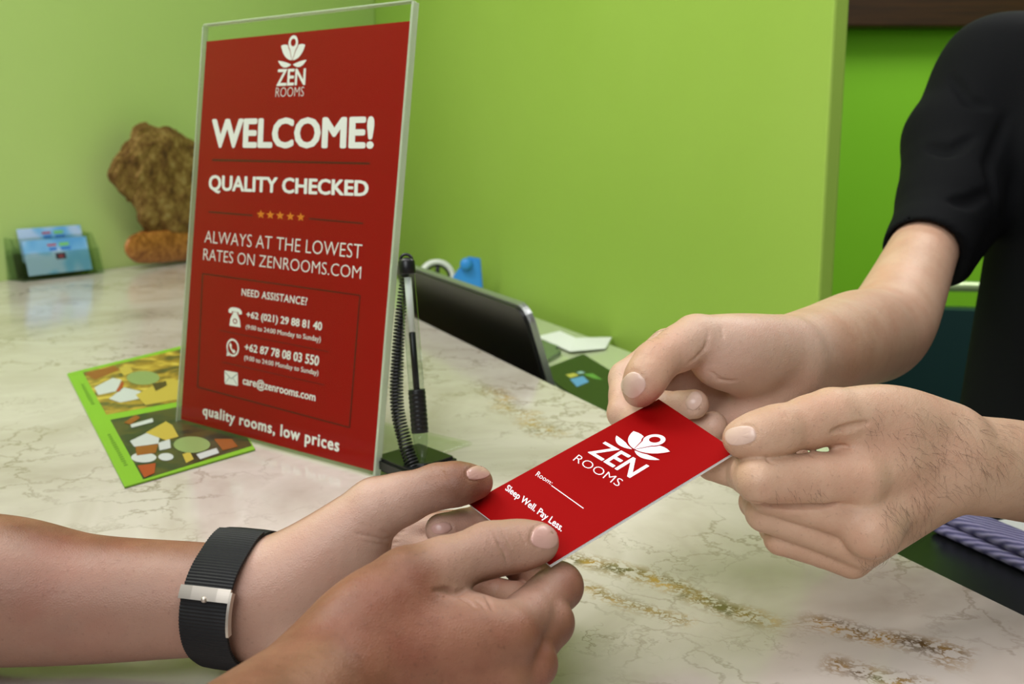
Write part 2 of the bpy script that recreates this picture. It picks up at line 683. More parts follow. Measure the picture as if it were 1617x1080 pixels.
def skin(name, c, c2, red, palm):
    m = mat(name, c, 0.46, 0.4, sss=0.12)
    n = N(m)
    v = n.coord()
    f = n.noise(v, 38, 5, 0.6)
    col = n.ramp(f, [(0.32, c2), (0.62, c)])
    fr = n.ramp(n.noise(v, 24, 4, 0.6), [(0.46, (0, 0, 0, 1)), (0.72, (1, 1, 1, 1))])
    col = n.mix(n.math('MULTIPLY', fr, 0.5), col, lin(red))
    at = n.add('ShaderNodeAttribute', attribute_name='palm')
    col = n.mix(at.outputs['Fac'], col, n.mix(n.math('MULTIPLY', fr, 0.5), lin(palm), lin(tuple(int(p * k) for p, k in zip(palm, (.97, .86, .84))))))
    sp = n.ramp(n.noise(v, 520, 2, 0.5), [(0.62, (0, 0, 0, 1)), (0.75, (1, 1, 1, 1))])
    col = n.mix(n.math('MULTIPLY', sp, n.math('SUBTRACT', 0.3, n.math('MULTIPLY', at.outputs['Fac'], 0.22))), col, lin(tuple(x * 0.72 for x in c2)))
    n.color(col)
    vo = n.add('ShaderNodeTexVoronoi', feature='DISTANCE_TO_EDGE', ins={'Vector': v, 'Scale': 900})
    h = n.math('ADD', n.math('MULTIPLY', vo.outputs['Distance'], 0.5), n.noise(v, 260, 4, 0.6))
    n.bump(h, 0.4, 0.0008)
    return m


M_skinC = skin('customer_skin', (142, 98, 76), (116, 75, 56), (132, 66, 50), (196, 160, 141))
M_skinM = skin('host_skin', (202, 166, 140), (190, 151, 125), (198, 144, 120), (206, 176, 160))
M_nailC = mat('customer_nail', (196, 154, 142), 0.3, 0.5)
M_nailM = mat('host_nail', (214, 184, 168), 0.3, 0.5)

# ------------------------------------------------------------------ room
E_AX = unit(P(1415, 870, 1) * 0 + np.array([0.39, -0.92, 0]))     # along the counter, towards the viewer
N_AX = np.array([0.92, 0.39, 0]) / np.linalg.norm([0.92, 0.39])    # across the counter, towards the host
ea = Pz(860, 600, ZC)
eb = Pz(1415, 870, ZC)
E_AX = unit(eb - ea)
N_AX = np.array([-E_AX[1], E_AX[0], 0])
PE = float(N_AX @ ea)                   # counter edge offset
LEDGE_Z = ZC - 0.053
wa = Pz(760, 462, LEDGE_Z)
wb = Pz(1000, 545, LEDGE_Z)
W_AX = unit(wb - wa)                    # back wall runs almost parallel to the counter
W_N = np.array([-W_AX[1], W_AX[0], 0])
PW = float(W_N @ wa)
la = Pz(0, 444, ZC)
lb = Pz(290, 410.5, ZC)
L_AX = unit(lb - la)
# meeting point of left wall and back wall
A2 = np.array([[L_AX[0], -W_AX[0]], [L_AX[1], -W_AX[1]]])
tt = np.linalg.solve(A2, (wa - la)[:2])
CORNER = la + L_AX * tt[0]
L_N = np.array([L_AX[1], -L_AX[0], 0])  # towards the room
if L_N @ (np.zeros(3) - la) < 0:
    L_N = -L_N
wall_end = Pz(1283, 545 + 283 * (545 - 462) / 240., LEDGE_Z)
t_end = float(W_AX @ (wall_end - CORNER))


def struct(name, bm, m):
    o = bm_obj(name, bm, m)
    o['kind'] = 'structure'
    return o


Z3 = np.array([0, 0, 1.0])
H = 2.9
bm = bmesh.new()
c0 = np.array([CORNER[0], CORNER[1], 0])
frame_box(bm, c0, -L_AX, -L_N, Z3, (0, 0, 0), (4.2, 0.1, H))
struct('wall_left', bm, M_wall)
bm = bmesh.new()
frame_box(bm, c0, W_AX, W_N, Z3, (0, 0, 0), (t_end, 0.02, H), 0.003)
struct('wall_back', bm, M_wallb)
# alcove behind the host
far = P(1450, 230, 2.7)
bm = bmesh.new()
frame_box(bm, (far[0], far[1], 0), (1, 0, 0), (0, 1, 0), Z3, (-1.9, 0, 0), (1.8, 0.1, H))
struct('wall_far', bm, M_wall2)
bm = bmesh.new()
frame_box(bm, (far[0] + 1.8, far[1], 0), (0, -1, 0), (1, 0, 0), Z3, (-0.1, 0, 0), (3.2, 0.1, H))
struct('wall_right', bm, M_wall2)
M_beam = mat('dark_wood', (70, 38, 14), 0.4)
n = N(M_beam)
n.color(n.ramp(n.noise(n.coord(scale=(1.5, 30, 30)), 3, 5, 0.6), [(0.3, (34, 18, 3)), (0.7, (62, 36, 8))]))
bz = P(1450, 47, 2.64)[2]
bm = bmesh.new()
frame_box(bm, (far[0], far[1], bz), (1, 0.012, 0), (-0.012, 1, 0), Z3, (-0.9, -0.07, 0), (1.75, 0.0, 0.2), 0.006)
struct('trim_1', bm, M_beam)
bm = bmesh.new()
frame_box(bm, (0, 0, 0), (1, 0, 0), (0, 1, 0), Z3, (-4.5, -2.5, -0.1), (3.0, 4.5, 0))
struct('floor', bm, M_floor)

# ------------------------------------------------------------------ counter
def cpt(t, p, z=0.0):
    """point at t along the counter (towards viewer), p across"""
    return E_AX * t + N_AX * p + np.array([0, 0, z])


t_near = 0.75
# where the counter edges meet the left wall
def t_at_wall(p, off=0.0015):
    q = N_AX * p
    return float((L_N @ (la + L_N * off - q)) / (L_N @ E_AX))


def t_at_back(p):
    return float(((PW - 0.0015) - W_N @ (N_AX * p)) / (W_N @ E_AX))


P0 = -0.135
counter = thing('reception_counter', cpt(-0.6, 0.15), 'cream marble reception counter with brown and golden veins under the hands', 'counter')
bm = bmesh.new()
prism(bm, [(t_at_wall(P0), P0), (t_near, P0), (t_near, PE), (t_at_wall(PE), PE)], (0, 0, 0), E_AX, N_AX, Z3, ZC - 0.035, ZC, 0.0025)
bm_obj('marble_worktop', bm, M_marble, counter)
M_front = mat('counter_front', (120, 84, 52), 0.45)
bm = bmesh.new()
prism(bm, [(t_at_wall(P0 + .03, .004), P0 + .03), (t_near - .03, P0 + .03), (t_near - .03, PE - .03), (t_at_wall(PE - .03, .004), PE - .03)], (0, 0, 0), E_AX, N_AX, Z3, 0.0, ZC - 0.035)
bm_obj('base_cabinet', bm, M_front, counter)

M_ledge = mat('ledge_top', (196, 204, 170), 0.12, 0.5)
GAP = PE * (CAMZ - LEDGE_Z) / 0.235 - 0.004
ledge = thing('work_ledge', cpt(-1.0, 0.62), 'pale lower work ledge along the green wall behind the counter', 'desk')
pb = PW - 0.002
bm = bmesh.new()
tb0 = t_at_wall(pb - 0.3) + 0.02
prism(bm, [(t_at_wall(GAP), GAP), (0.3, GAP), (0.3, pb - 0.03), (t_at_back(pb - 0.03), pb - 0.03)] if False else
      [(-2.2, GAP), (0.3, GAP), (0.3, pb - 0.06), (-1.05, pb - 0.06), (-1.05, PW - 0.035), (-2.2, PW - 0.035)],
      (0, 0, 0), E_AX, N_AX, Z3, LEDGE_Z - 0.02, LEDGE_Z, 0.002)
prism(bm, [(-0.80, PE + 0.004), (0.3, PE + 0.004), (0.3, GAP + 0.004), (-0.80, GAP + 0.004)], (0, 0, 0), E_AX, N_AX, Z3, LEDGE_Z - 0.022, LEDGE_Z - 0.0005)
bm_obj('ledge_top', bm, M_ledge, ledge)
bm = bmesh.new()
frame_box(bm, (0, 0, 0), E_AX, N_AX, Z3, (-2.1, GAP + .02, 0), (0.28, GAP + .045, LEDGE_Z - 0.02))
bm_obj('ledge_support', bm, M_front, ledge)
bm = bmesh.new()
frame_box(bm, (0, 0, 0), E_AX, N_AX, Z3, (-2.1, PE + .002, LEDGE_Z - 0.11), (-0.80, GAP + .018, LEDGE_Z - 0.095))
bm_obj('lower_shelf', bm, M_front, ledge)
# ------------------------------------------------------------------ the card between the hands
def rot3(a, b, c):
    ca, sa, cb, sb, cc, sc = math.cos(a), math.sin(a), math.cos(b), math.sin(b), math.cos(c), math.sin(c)
    return (np.array([[ca, -sa, 0], [sa, ca, 0], [0, 0, 1]]) @ np.array([[1, 0, 0], [0, cb, -sb], [0, sb, cb]])
            @ np.array([[cc, 0, sc], [0, 1, 0], [-sc, 0, cc]]))


CARD_S = 0.48
CARD_P = P(957.8, 750.7, CARD_S)
CARD_N = rot3(0.6472, 0.2269, -0.3023)[:, 2]


def card_d(x, y):
    r = ray(x, y)
    return float(np.dot(CARD_P - CAM, CARD_N) / np.dot(r, CARD_N))


def Q(t):
    """joint spec (px, py, depth, radius mm) -> point, radius ; 'w' tuples are world"""
    if t[0] == 'w':
        return np.array(t[1]), t[2] / 1000.0
    x, y, d, r = t
    if isinstance(d, str):            # 'over' / 'under' the card
        d = card_d(x, y) + (-1 if d == 'over' else 1) * (r / 1000.0) * (1.68 if d == 'over' else 2.4)
    return P(x, y, d), r / 1000.0


def limb(vol, pts, k=0.012):
    q = [Q(t) for t in pts]
    if len(q) > 2:                     # long limbs run along a spline so that no ring shows at the joints
        A = [np.append(a, r) for a, r in q]
        A = [2 * A[0] - A[1]] + A + [2 * A[-1] - A[-2]]
        q = []
        for i in range(1, len(A) - 2):
            for t in np.linspace(0, 1, 28, endpoint=False):
                c = 0.5 * (2 * A[i] + (A[i + 1] - A[i - 1]) * t + (2 * A[i - 1] - 5 * A[i] + 4 * A[i + 1] - A[i + 2]) * t * t
                           + (3 * A[i] - A[i - 1] - 3 * A[i + 1] + A[i + 2]) * t ** 3)
                q.append((c[:3], c[3]))
        q.append((A[-2][:3], A[-2][3]))
        vol.chain(q, k)
        return
    for (a, ra), (b, rb) in zip(q, q[1:]):
        vol.cap(a, b, ra, rb, k)


def digit(vol, pts, kroot=0.003, kd=0.0018, waist=0.94):
    q = [Q(t) for t in pts]
    for i, ((a, ra), (b, rb)) in enumerate(zip(q, q[1:])):
        m = a * 0.5 + b * 0.5
        rm = 0.5 * (ra + rb) * waist
        if i == 0:
            m = a * 0.6 + b * 0.4
            rm = (ra * 0.6 + rb * 0.4) * waist
        vol.cap(a, m, ra, rm, kroot if i == 0 else kd)
        vol.cap(m, b, rm, rb, kd)


def crease(vol, pts, r=0.7, k=1.0, n=10, lift=0.0, taper=True):
    """fold line given in picture points, carved where it meets the surface"""
    pp = []
    for a, b in zip(pts, pts[1:]):
        for t in np.linspace(0, 1, n, endpoint=False):
            pp.append((a[0] + (b[0] - a[0]) * t, a[1] + (b[1] - a[1]) * t))
    pp.append(pts[-1])
    h, g, ok = vol.px(pp)
    h = h + g * (lift / 1000.0)
    run = []
    for p, o in zip(h, ok):
        if o and (not run or np.linalg.norm(p - run[-1]) < 0.012):
            run.append(p)
        else:
            if len(run) > 1:
                vol.carve(run, r / 1000, k / 1000, taper)
            run = [p] if o else []
    if len(run) > 1:
        vol.carve(run, r / 1000, k / 1000, taper)


def nail(vol, m, parent, c, u, v, sq=2.6, up=0.16):
    """nail plate: centre, long half axis (towards the tip) and cross half axis in picture points"""
    rr = [0.0, 0.35, 0.65, 0.85, 0.95, 1.0]
    nt = 36
    uv = [(0, 0)]
    for r in rr[1:]:
        for a in np.linspace(0, 2 * math.pi, nt, endpoint=False):
            ca, sa = math.cos(a), math.sin(a)
            s = (abs(ca) ** sq + abs(sa) ** sq) ** (-1 / sq)
            uv.append((r * s * ca, r * s * sa))
    pts = [(c[0] + a * u[0] + b * v[0], c[1] + a * u[1] + b * v[1]) for a, b in uv]
    h, g, ok = vol.px(pts)
    for _ in range(8):                       # outline points past the fingertip are drawn back onto it
        if ok.all():
            break
        pts = [p if o else (c[0] + (p[0] - c[0]) * .93, c[1] + (p[1] - c[1]) * .93) for p, o in zip(pts, ok)]
        h, g, ok = vol.px(pts)
    lift = []
    for i in range(len(uv)):
        r = 0 if i == 0 else rr[1 + (i - 1) // nt]
        lift.append(up if r < 0.97 else -0.12)
    V = h + g * (np.array(lift) / 1000.0)[:, None]
    bad = ~ok
    if bad.any():
        V[bad] = V[0]
    F = [(0, 1 + j, 1 + (j + 1) % nt) for j in range(nt)]
    for k in range(len(rr) - 2):
        a0 = 1 + k * nt
        for j in range(nt):
            F.append((a0 + j, a0 + nt + j, a0 + nt + (j + 1) % nt, a0 + (j + 1) % nt))
    return obj_from('nail', V, F, m, parent, smooth=True)


def nail_groove(vol, c, u, v, sq=2.6, r=0.28):
    pts = []
    for a in np.linspace(0.6 * math.pi - 0.1, 1.4 * math.pi + 0.1, 26):
        ca, sa = math.cos(a), math.sin(a)
        s = (abs(ca) ** sq + abs(sa) ** sq) ** (-1 / sq) * 1.05
        pts.append((c[0] + s * (ca * u[0] + sa * v[0]), c[1] + s * (ca * u[1] + sa * v[1])))
    crease(vol, pts, r, 0.6, n=2, taper=False)


WD = lambda x, y, z, r: ('w', (x, y, CAMZ + z), r)

# ---- customer, left hand (far one, palm to the viewer)
h2 = Vol(0.0008)
limb(h2, [(-130, 930, .470, 35), (0, 932, .466, 33.0), (130, 945, .468, 28.5), (300, 946, .468, 25.2), (385, 948, .468, 23.8)], 0.003)
limb(h2, [(385, 940, .468, 23), (470, 898, .466, 18.5), (595, 802, .466, 13.2)], 0.006)
limb(h2, [(460, 930, .470, 20), (560, 870, .472, 16)], 0.010)              # thenar
limb(h2, [(390, 925, .474, 18), (640, 848, .516, 12)], 0.006)
limb(h2, [(390, 950, .474, 18), (640, 880, .508, 12)], 0.006)
limb(h2, [(385, 975, .470, 17), (620, 930, .488, 11)], 0.006)
limb(h2, [(385, 985, .466, 17), (480, 1000, .468, 15), (590, 970, .476, 11)], 0.006)
h2.soften(10)
digit(h2, [(595, 802, .466, 13.2), (690, 768, .467, 9.8), (722, 764, .465, 9.4), (752, 762, 'over', 7.6)], 0.004, 0.003, 0.97)
digit(h2, [(640, 846, .516, 10.5), (808, 822, .512, 8.8), (762, 823, .482, 8.0), (697, 836, .472, 7.3)])
digit(h2, [(640, 880, .508, 10.5), (780, 872, .505, 8.8), (745, 885, .482, 8.0), (700, 890, .474, 7.3)])
digit(h2, [(620, 930, .488, 10), (740, 925, .488, 8.5), (705, 940, .472, 7.8), (665, 940, .466, 7)])
digit(h2, [(590, 970, .476, 9), (690, 975, .474, 7.5), (660, 985, .462, 7), (630, 980, .458, 6.3)])
h2.build()
H2N = [((756, 746), (19, -4), (2.5, 11)), ((697, 834), (-16, 3), (3, 8.5))]
crease(h2, [(560, 842), (580, 846), (606, 852), (632, 846)], 0.45, 0.7)
crease(h2, [(600, 838), (622, 845), (640, 838)], 0.35, 0.6)
crease(h2, [(570, 854), (600, 860), (628, 856)], 0.3, 0.6)
for dx in (0, 7, 13):
    crease(h2, [(682 + dx, 738), (687 + dx, 746), (690 + dx, 757)], 0.3, 0.5)
crease(h2, [(694, 775), (700, 790)], 0.35, 0.6)
for q in H2N:
    nail_groove(h2, *q)

# ---- customer, right hand (near one, back to the viewer)
h1 = Vol(0.0007)
limb(h1, [WD(-.098, .258, -.186, 28), (515, 1088, .375, 23.5)], 0.003)
limb(h1, [(515, 1080, .375, 22), (562, 987, .388, 16.5), (645, 917, .405, 12.6)], 0.006)
limb(h1, [(540, 1075, .38, 18), (680, 1040, .391, 15), (800, 1008, .400, 12)], 0.008)
limb(h1, [(540, 1115, .38, 18), (670, 1098, .388, 14), (788, 1080, .397, 11.5)], 0.006)
limb(h1, [(530, 1150, .378, 16), (660, 1148, .386, 13), (755, 1135, .393, 11)], 0.006)
limb(h1, [(520, 1180, .374, 14), (650, 1185, .381, 11.5), (722, 1185, .385, 10)], 0.006)
limb(h1, [(620, 995, .395, 14), (728, 986, .406, 12)], 0.018)             # web muscle
h1.soften(22)
digit(h1, [(645, 917, .405, 12.6), (772, 868, .424, 10.6), (815, 862, 'over', 9.8), (851, 857, 'over', 8.3)], 0.005, 0.004, 0.97)
digit(h1, [(800, 1008, .402, 12), (882, 926, .4445, 10.4), (838, 903, .464, 9.1), (800, 872, 'under', 7.8)], 0.004)
digit(h1, [(788, 1080, .397, 11.5), (867, 983, .424, 10.1), (815, 952, .449, 8.8), (765, 935, .462, 7.8)], 0.004)
digit(h1, [(755, 1135, .393, 11), (842, 1048, .406, 9.3), (795, 1010, .432, 8.2), (745, 995, .446, 7.4)], 0.004)
digit(h1, [(722, 1185, .385, 10), (795, 1108, .395, 8.2), (750, 1065, .418, 7.4), (708, 1050, .430, 6.6)], 0.004)
h1.build()
H1N = [((862, 847), (22, 4), (-6, 19))]
crease(h1, [(778, 838), (788, 858), (797, 872), (802, 892)], 0.6, 0.6)
crease(h1, [(789, 834), (801, 852), (808, 866)], 0.42, 0.5)
crease(h1, [(812, 830), (824, 846), (830, 862)], 0.28, 0.5)
crease(h1, [(770, 842), (778, 858)], 0.28, 0.5)
crease(h1, [(684, 933), (706, 932), (722, 937), (736, 931)], 1.1, 1.2)
crease(h1, [(690, 940), (708, 943)], 0.4, 0.8)
crease(h1, [(766, 940), (774, 952), (779, 966)], 0.55, 0.8)
crease(h1, [(752, 948), (762, 954), (768, 966)], 0.4, 0.7)
crease(h1, [(725, 944), (740, 950), (752, 962)], 0.4, 0.8)
for q in H1N:
    nail_groove(h1, *q)

# ---- host, right hand and arm (upper one, palm to the viewer)
m1 = Vol(0.0011)
limb(m1, [(1540, 240, .91, 23), (1500, 318, .885, 25), (1459, 394, .850, 27.2), (1403, 512, .77, 33), (1352, 535, .70, 32.5), (1300, 553, .635, 28.5), (1235, 571, .575, 24.5)], 0.004)
limb(m1, [(1235, 560, .572, 22), (1165, 553, .545, 19.5), (1098, 535, .532, 12.2)], 0.004)
limb(m1, [(1180, 580, .552, 15), (1135, 574, .540, 13)], 0.008)
limb(m1, [(1225, 560, .578, 18), (1055, 552, .570, 11)], 0.006)
limb(m1, [(1225, 590, .578, 17), (1072, 592, .586, 11)], 0.005)
limb(m1, [(1215, 615, .574, 16), (1085, 632, .586, 11)], 0.005)
limb(m1, [(1212, 612, .572, 18), (1180, 655, .567, 16), (1105, 690, .580, 11)], 0.006)
m1.soften(18)
digit(m1, [(1098, 535, .532, 12.2), (1036, 571, .518, 10.2), (1020, 596, .513, 9.8), (1010, 617, 'over', 8.4)], 0.004, 0.004, 0.98)
digit(m1, [(1055, 550, .570, 11), (990, 598, .562, 9.8), (985, 652, .545, 8.6), (1030, 672, 'under', 7.8)])
digit(m1, [(1072, 592, .586, 10.5), (1008, 630, .580, 9), (1052, 643, .548, 8.3), (1096, 638, .535, 7.6)])
digit(m1, [(1085, 632, .586, 10), (1025, 670, .578, 9), (1082, 684, .552, 8), (1126, 672, .543, 7.4)])
digit(m1, [(1105, 690, .580, 9), (1055, 712, .570, 8), (1100, 716, .555, 7), (1140, 704, .548, 6.4)])
m1.build()
M1N = [((1000, 608), (-13, 15), (-14, -13)), ((1096, 633), (9, -12), (9, 8))]
crease(m1, [(1119, 520), (1117, 540), (1113, 551), (1098, 566), (1085, 575)], 0.6, 0.9)
crease(m1, [(1138, 514), (1140, 524), (1141, 534)], 0.4, 0.7)
crease(m1, [(1122, 585), (1136, 600), (1165, 602)], 0.4, 1.2)
for dy in (0, 6):
    crease(m1, [(1001, 566 + dy), (1014, 560 + dy), (1030, 562 + dy)], 0.35, 0.6)
for q in M1N:
    nail_groove(m1, *q)

# ---- host, left hand (lower one, back to the viewer)
m2 = Vol(0.0008)
limb(m2, [WD(.40, .575, -.16, 30), (1700, 744, .56, 27.5), (1572, 738, .53, 25.2), (1490, 728, .515, 24.5)], 0.003)
limb(m2, [(1495, 695, .514, 19), (1405, 662, .500, 16.6), (1312, 657, .487, 12.6)], 0.005)
limb(m2, [(1490, 715, .516, 20), (1355, 754, .486, 12.5)], 0.008)
limb(m2, [(1490, 742, .516, 19), (1382, 822, .490, 11.5)], 0.006)
limb(m2, [(1480, 765, .517, 17), (1368, 858, .498, 10.5)], 0.005)
limb(m2, [(1470, 775, .519, 14), (1352, 880, .504, 8.6)], 0.005)
limb(m2, [(1372, 838, .484, 13.2), (1380, 836, .486, 13)], 0.006)
limb(m2, [(1405, 690, .500, 15), (1345, 712, .492, 9)], 0.008)
m2.soften(16)
digit(m2, [(1312, 657, .487, 12.6), (1229, 679, .478, 11.0), (1200, 687, .476, 10.2), (1170, 693, 'over', 8.4)], 0.004, 0.004, 0.97)
digit(m2, [(1355, 754, .484, 12.5), (1199, 757, .474, 10.8), (1168, 742, .494, 9), (1125, 733, 'under', 8)], 0.004, 0.0015, 0.97)
digit(m2, [(1378, 827, .487, 11.5), (1216, 781, .486, 9.4), (1195, 765, .505, 8.8), (1252, 722, .522, 8)], 0.002, 0.001, 0.9)
digit(m2, [(1358, 863, .497, 10.5), (1208, 809, .494, 9.3), (1195, 793, .513, 8.6), (1240, 782, .522, 7.5)], 0.002, 0.001, 0.9)
digit(m2, [(1345, 885, .504, 8.8), (1233, 850, .503, 8.1), (1222, 835, .518, 7.2), (1258, 822, .525, 6.6)], 0.002, 0.001, 0.92)
m2.build()
M2N = [((1169, 688), (-25, 4), (3, 15))]
crease(m2, [(1312, 682), (1330, 677), (1350, 672), (1374, 667)], 1.3, 1.4)
crease(m2, [(1330, 680), (1352, 680)], 0.4, 0.9)
crease(m2, [(1186, 793), (1215, 797), (1250, 799), (1290, 798), (1325, 794)], 1.2, 1.8)


crease(m2, [(1318, 703), (1330, 704), (1343, 707)], 0.6, 1.0)
crease(m2, [(1209, 721), (1214, 728), (1222, 732)], 0.5, 0.8)
crease(m2, [(1278, 716), (1285, 722)], 0.4, 0.7)
for dx in (0, 7):
    crease(m2, [(1205 + dx, 768), (1204 + dx, 780), (1206 + dx, 792)], 0.3, 0.6)
for dx in (0, 5):
    crease(m2, [(1303 + dx, 768), (1301 + dx, 790)], 0.25, 0.6)
    crease(m2, [(1232 + dx * 1.6, 650), (1240 + dx * 1.6, 664)], 0.28, 0.6)
    crease(m2, [(1255 + dx, 815), (1257 + dx, 826)], 0.28, 0.6)
for q in M2N:
    nail_groove(m2, *q)


# ---- bodies
def flat(p, z):
    return np.array([p[0], p[1], z])


def head(vol_skin, vol_hair, base, fwd):
    """neck and head above base (point between the shoulders), looking along fwd"""
    side = np.array([-fwd[1], fwd[0], 0])
    z = np.array([0, 0, 1.0])
    b = np.array(base)
    vol_skin.cap(b - 0.03 * z, b + 0.11 * z + 0.015 * fwd, 0.062, 0.055, 0.03)
    c = b + 0.215 * z + 0.035 * fwd
    vol_skin.cap(c + 0.02 * z - 0.03 * fwd, c + 0.02 * z + 0.02 * fwd, 0.082, 0.076, 0.03)     # skull
    vol_skin.cap(c - 0.03 * z + 0.035 * fwd, c - 0.075 * z + 0.055 * fwd, 0.056, 0.034, 0.03)  # face, jaw
    for s in (-1, 1):
        vol_skin.cap(c - 0.05 * z + 0.0 * fwd + s * 0.045 * side, c - 0.075 * z + 0.05 * fwd + s * 0.02 * side, 0.022, 0.022, 0.02)
        vol_skin.cap(c + 0.005 * z - 0.01 * fwd + s * 0.078 * side, c - 0.035 * z - 0.004 * fwd + s * 0.076 * side, 0.013, 0.009, 0.006)  # ear
        vol_skin.cap(c + 0.018 * z + 0.082 * fwd + s * 0.016 * side, c + 0.016 * z + 0.070 * fwd + s * 0.045 * side, 0.012, 0.010, 0.010)  # brow
        vol_skin.cap(c - 0.016 * z + 0.080 * fwd + s * 0.05 * side, c - 0.02 * z + 0.07 * fwd + s * 0.05 * side, 0.014, 0.012, 0.016)
    vol_skin.cap(c + 0.01 * z + 0.092 * fwd, c - 0.032 * z + 0.112 * fwd, 0.008, 0.012, 0.008)  # nose
    vol_skin.cap(c - 0.060 * z + 0.088 * fwd - 0.014 * side, c - 0.060 * z + 0.088 * fwd + 0.014 * side, 0.007, 0.007, 0.006)
    vol_skin.cap(c - 0.070 * z + 0.087 * fwd - 0.012 * side, c - 0.070 * z + 0.087 * fwd + 0.012 * side, 0.007, 0.007, 0.005)
    vol_hair.cap(c + 0.045 * z - 0.042 * fwd, c + 0.055 * z + 0.02 * fwd, 0.084, 0.075, 0.02)
    vol_hair.cap(c - 0.03 * z - 0.05 * fwd, c + 0.03 * z - 0.045 * fwd, 0.066, 0.078, 0.02)
    eyes = []
    for s in (-1, 1):
        eyes.append(c - 0.004 * z + 0.079 * fwd + s * 0.031 * side)
    return eyes


def hidden_person(root, skin_m, hair_m, trouser_m, shoe_m, fwd, mid, extra_skin, clothes_vol, shoulder_z, fine_parts, skin_name='body', palms=()):
    """common trunk under the clothes, head, legs and shoes"""
    fwd = unit(fwd)
    side = np.array([-fwd[1], fwd[0], 0])
    sk, hr = Vol(0.005), Vol(0.005)
    base = np.array([mid[0], mid[1], shoulder_z + 0.02]) - 0.02 * fwd
    eyes = head(sk, hr, base, fwd)
    for f in extra_skin:
        f(sk)
    sk.build()
    hr.build()
    body = np_obj(skin_name, fine_parts + [sk.mesh()], skin_m, root, palms)
    np_obj('hair', [hr.mesh()], hair_m, root)
    eye_m = M_white
    for e in eyes:
        b = bmesh.new()
        lathe(b, e, fwd, [(0.002, -0.011), (0.009, -0.007), (0.0115, 0), (0.009, 0.007), (0.002, 0.0105)], 14)
        eo = bm_obj('eye', b, eye_m, body, True)
        b = bmesh.new()
        lathe(b, e + fwd * 0.0085, fwd, [(0.0045, 0), (0.004, 0.0018), (0.001, 0.0025)], 12)
        bm_obj('iris', b, M_black, body, True)
    tr = Vol(0.008)
    for s in (-1, 1):
        hip = np.array([mid[0], mid[1], 0.90]) + s * 0.085 * side
        knee = np.array([mid[0], mid[1], 0.48]) + s * 0.095 * side + 0.015 * fwd
        ank = np.array([mid[0], mid[1], 0.09]) + s * 0.10 * side - 0.01 * fwd
        tr.cap(hip, knee, 0.088, 0.066, 0.02)
        tr.cap(knee, ank, 0.066, 0.052, 0.02)
    tr.cap(np.array([mid[0], mid[1], 0.93]) - 0.09 * side, np.array([mid[0], mid[1], 0.93]) + 0.09 * side, 0.09, 0.09, 0.03)
    tr.build()
    np_obj('trousers', [tr.mesh()], trouser_m, root)
    for s in (-1, 1):
        sh = Vol(0.005)
        a = np.array([mid[0], mid[1], 0.045]) + s * 0.10 * side
        sh.cap(a - 0.06 * fwd, a + 0.03 * fwd, 0.042, 0.044, 0.01)
        sh.cap(a + 0.03 * fwd, a + 0.14 * fwd - np.array([0, 0, 0.008]), 0.044, 0.036, 0.01)
        sh.build()
        np_obj('shoe', [sh.mesh()], shoe_m, root)
    return body


M_shirt = mat('black_cotton', (11, 12, 14), 0.85, 0.15)
n = N(M_shirt)
n.bump(n.noise(n.coord(), 900, 2), 0.25, 0.0008)
M_polo = mat('grey_cotton', (96, 102, 112), 0.85, 0.2)
M_trouser = mat('dark_trousers', (34, 36, 44), 0.85, 0.2)
M_shoe = mat('black_leather', (18, 17, 17), 0.4)
M_bhair = mat('brown_arm_hair', (52, 36, 28), 0.6)
M_hair = mat('black_hair', (16, 13, 12), 0.5)

# ---- host (behind the counter)
hf = unit([-0.62, -0.78, 0])
hs = np.array([-hf[1], hf[0], 0])           # to his left
S_R = P(1575, 128, .935)
S_L = S_R + hs * 0.36
S_L[2] = S_R[2]
hmid = S_R + hs * 0.18 - hf * 0.01
E_L = np.array([.53, .60, CAMZ - .15])
host = thing('person', flat(hmid, 0), 'person in black short-sleeved shirt behind the counter, handing over the red card', 'person')
sv = Vol(0.0026)
tp = lambda x, y, d, r: (P(x, y, d), r)
sl = [tp(1580, 116, .94, .050), tp(1512, 225, .92, .0455), tp(1497, 320, .885, .0405), tp(1467, 388, .852, .0332), tp(1446, 430, .83, .0318)]
for (a, ra), (b, rb) in zip(sl, sl[1:]):
    sv.cap(a, b, ra, rb, 0.008)
sv.cap(P(1580, 290, .925), P(1505, 420, .862), 0.024, 0.014, 0.015)       # loose cloth under the arm
for t, r0, r1, x in ((0.0, .05, .066, 0), (0.09, .085, .088, 0), (0.19, .09, .09, 0), (0.27, .06, .07, 0)):
    top = P(1680, 290, .95) + hs * t
    bot = P(1640, 650, .93) + hs * t
    bot[2] = 1.0
    top[2] = 1.27
    sv.cap(top + hf * .01, bot, r0, r1, 0.05)
ch = flat(hmid, 1.0)
sv.cap(flat(ch + hs * -.08, .93), flat(ch + hs * .08, .93), 0.098, 0.098, 0.03)
nb = flat(hmid, S_R[2])
sv.cap(S_R + hs * 0.0, nb + np.array([0, 0, .035]), 0.044, 0.05, 0.03)
sv.cap(S_L, nb + np.array([0, 0, .035]), 0.046, 0.05, 0.03)
sv.cap(nb - np.array([0, 0, .06]) + hs * -.08, nb - np.array([0, 0, .06]) + hs * .08, 0.085, 0.085, 0.04)
el = S_L * 0.45 + E_L * 0.55
sv.cap(S_L, el, 0.05, 0.046, 0.03)
sv.build()


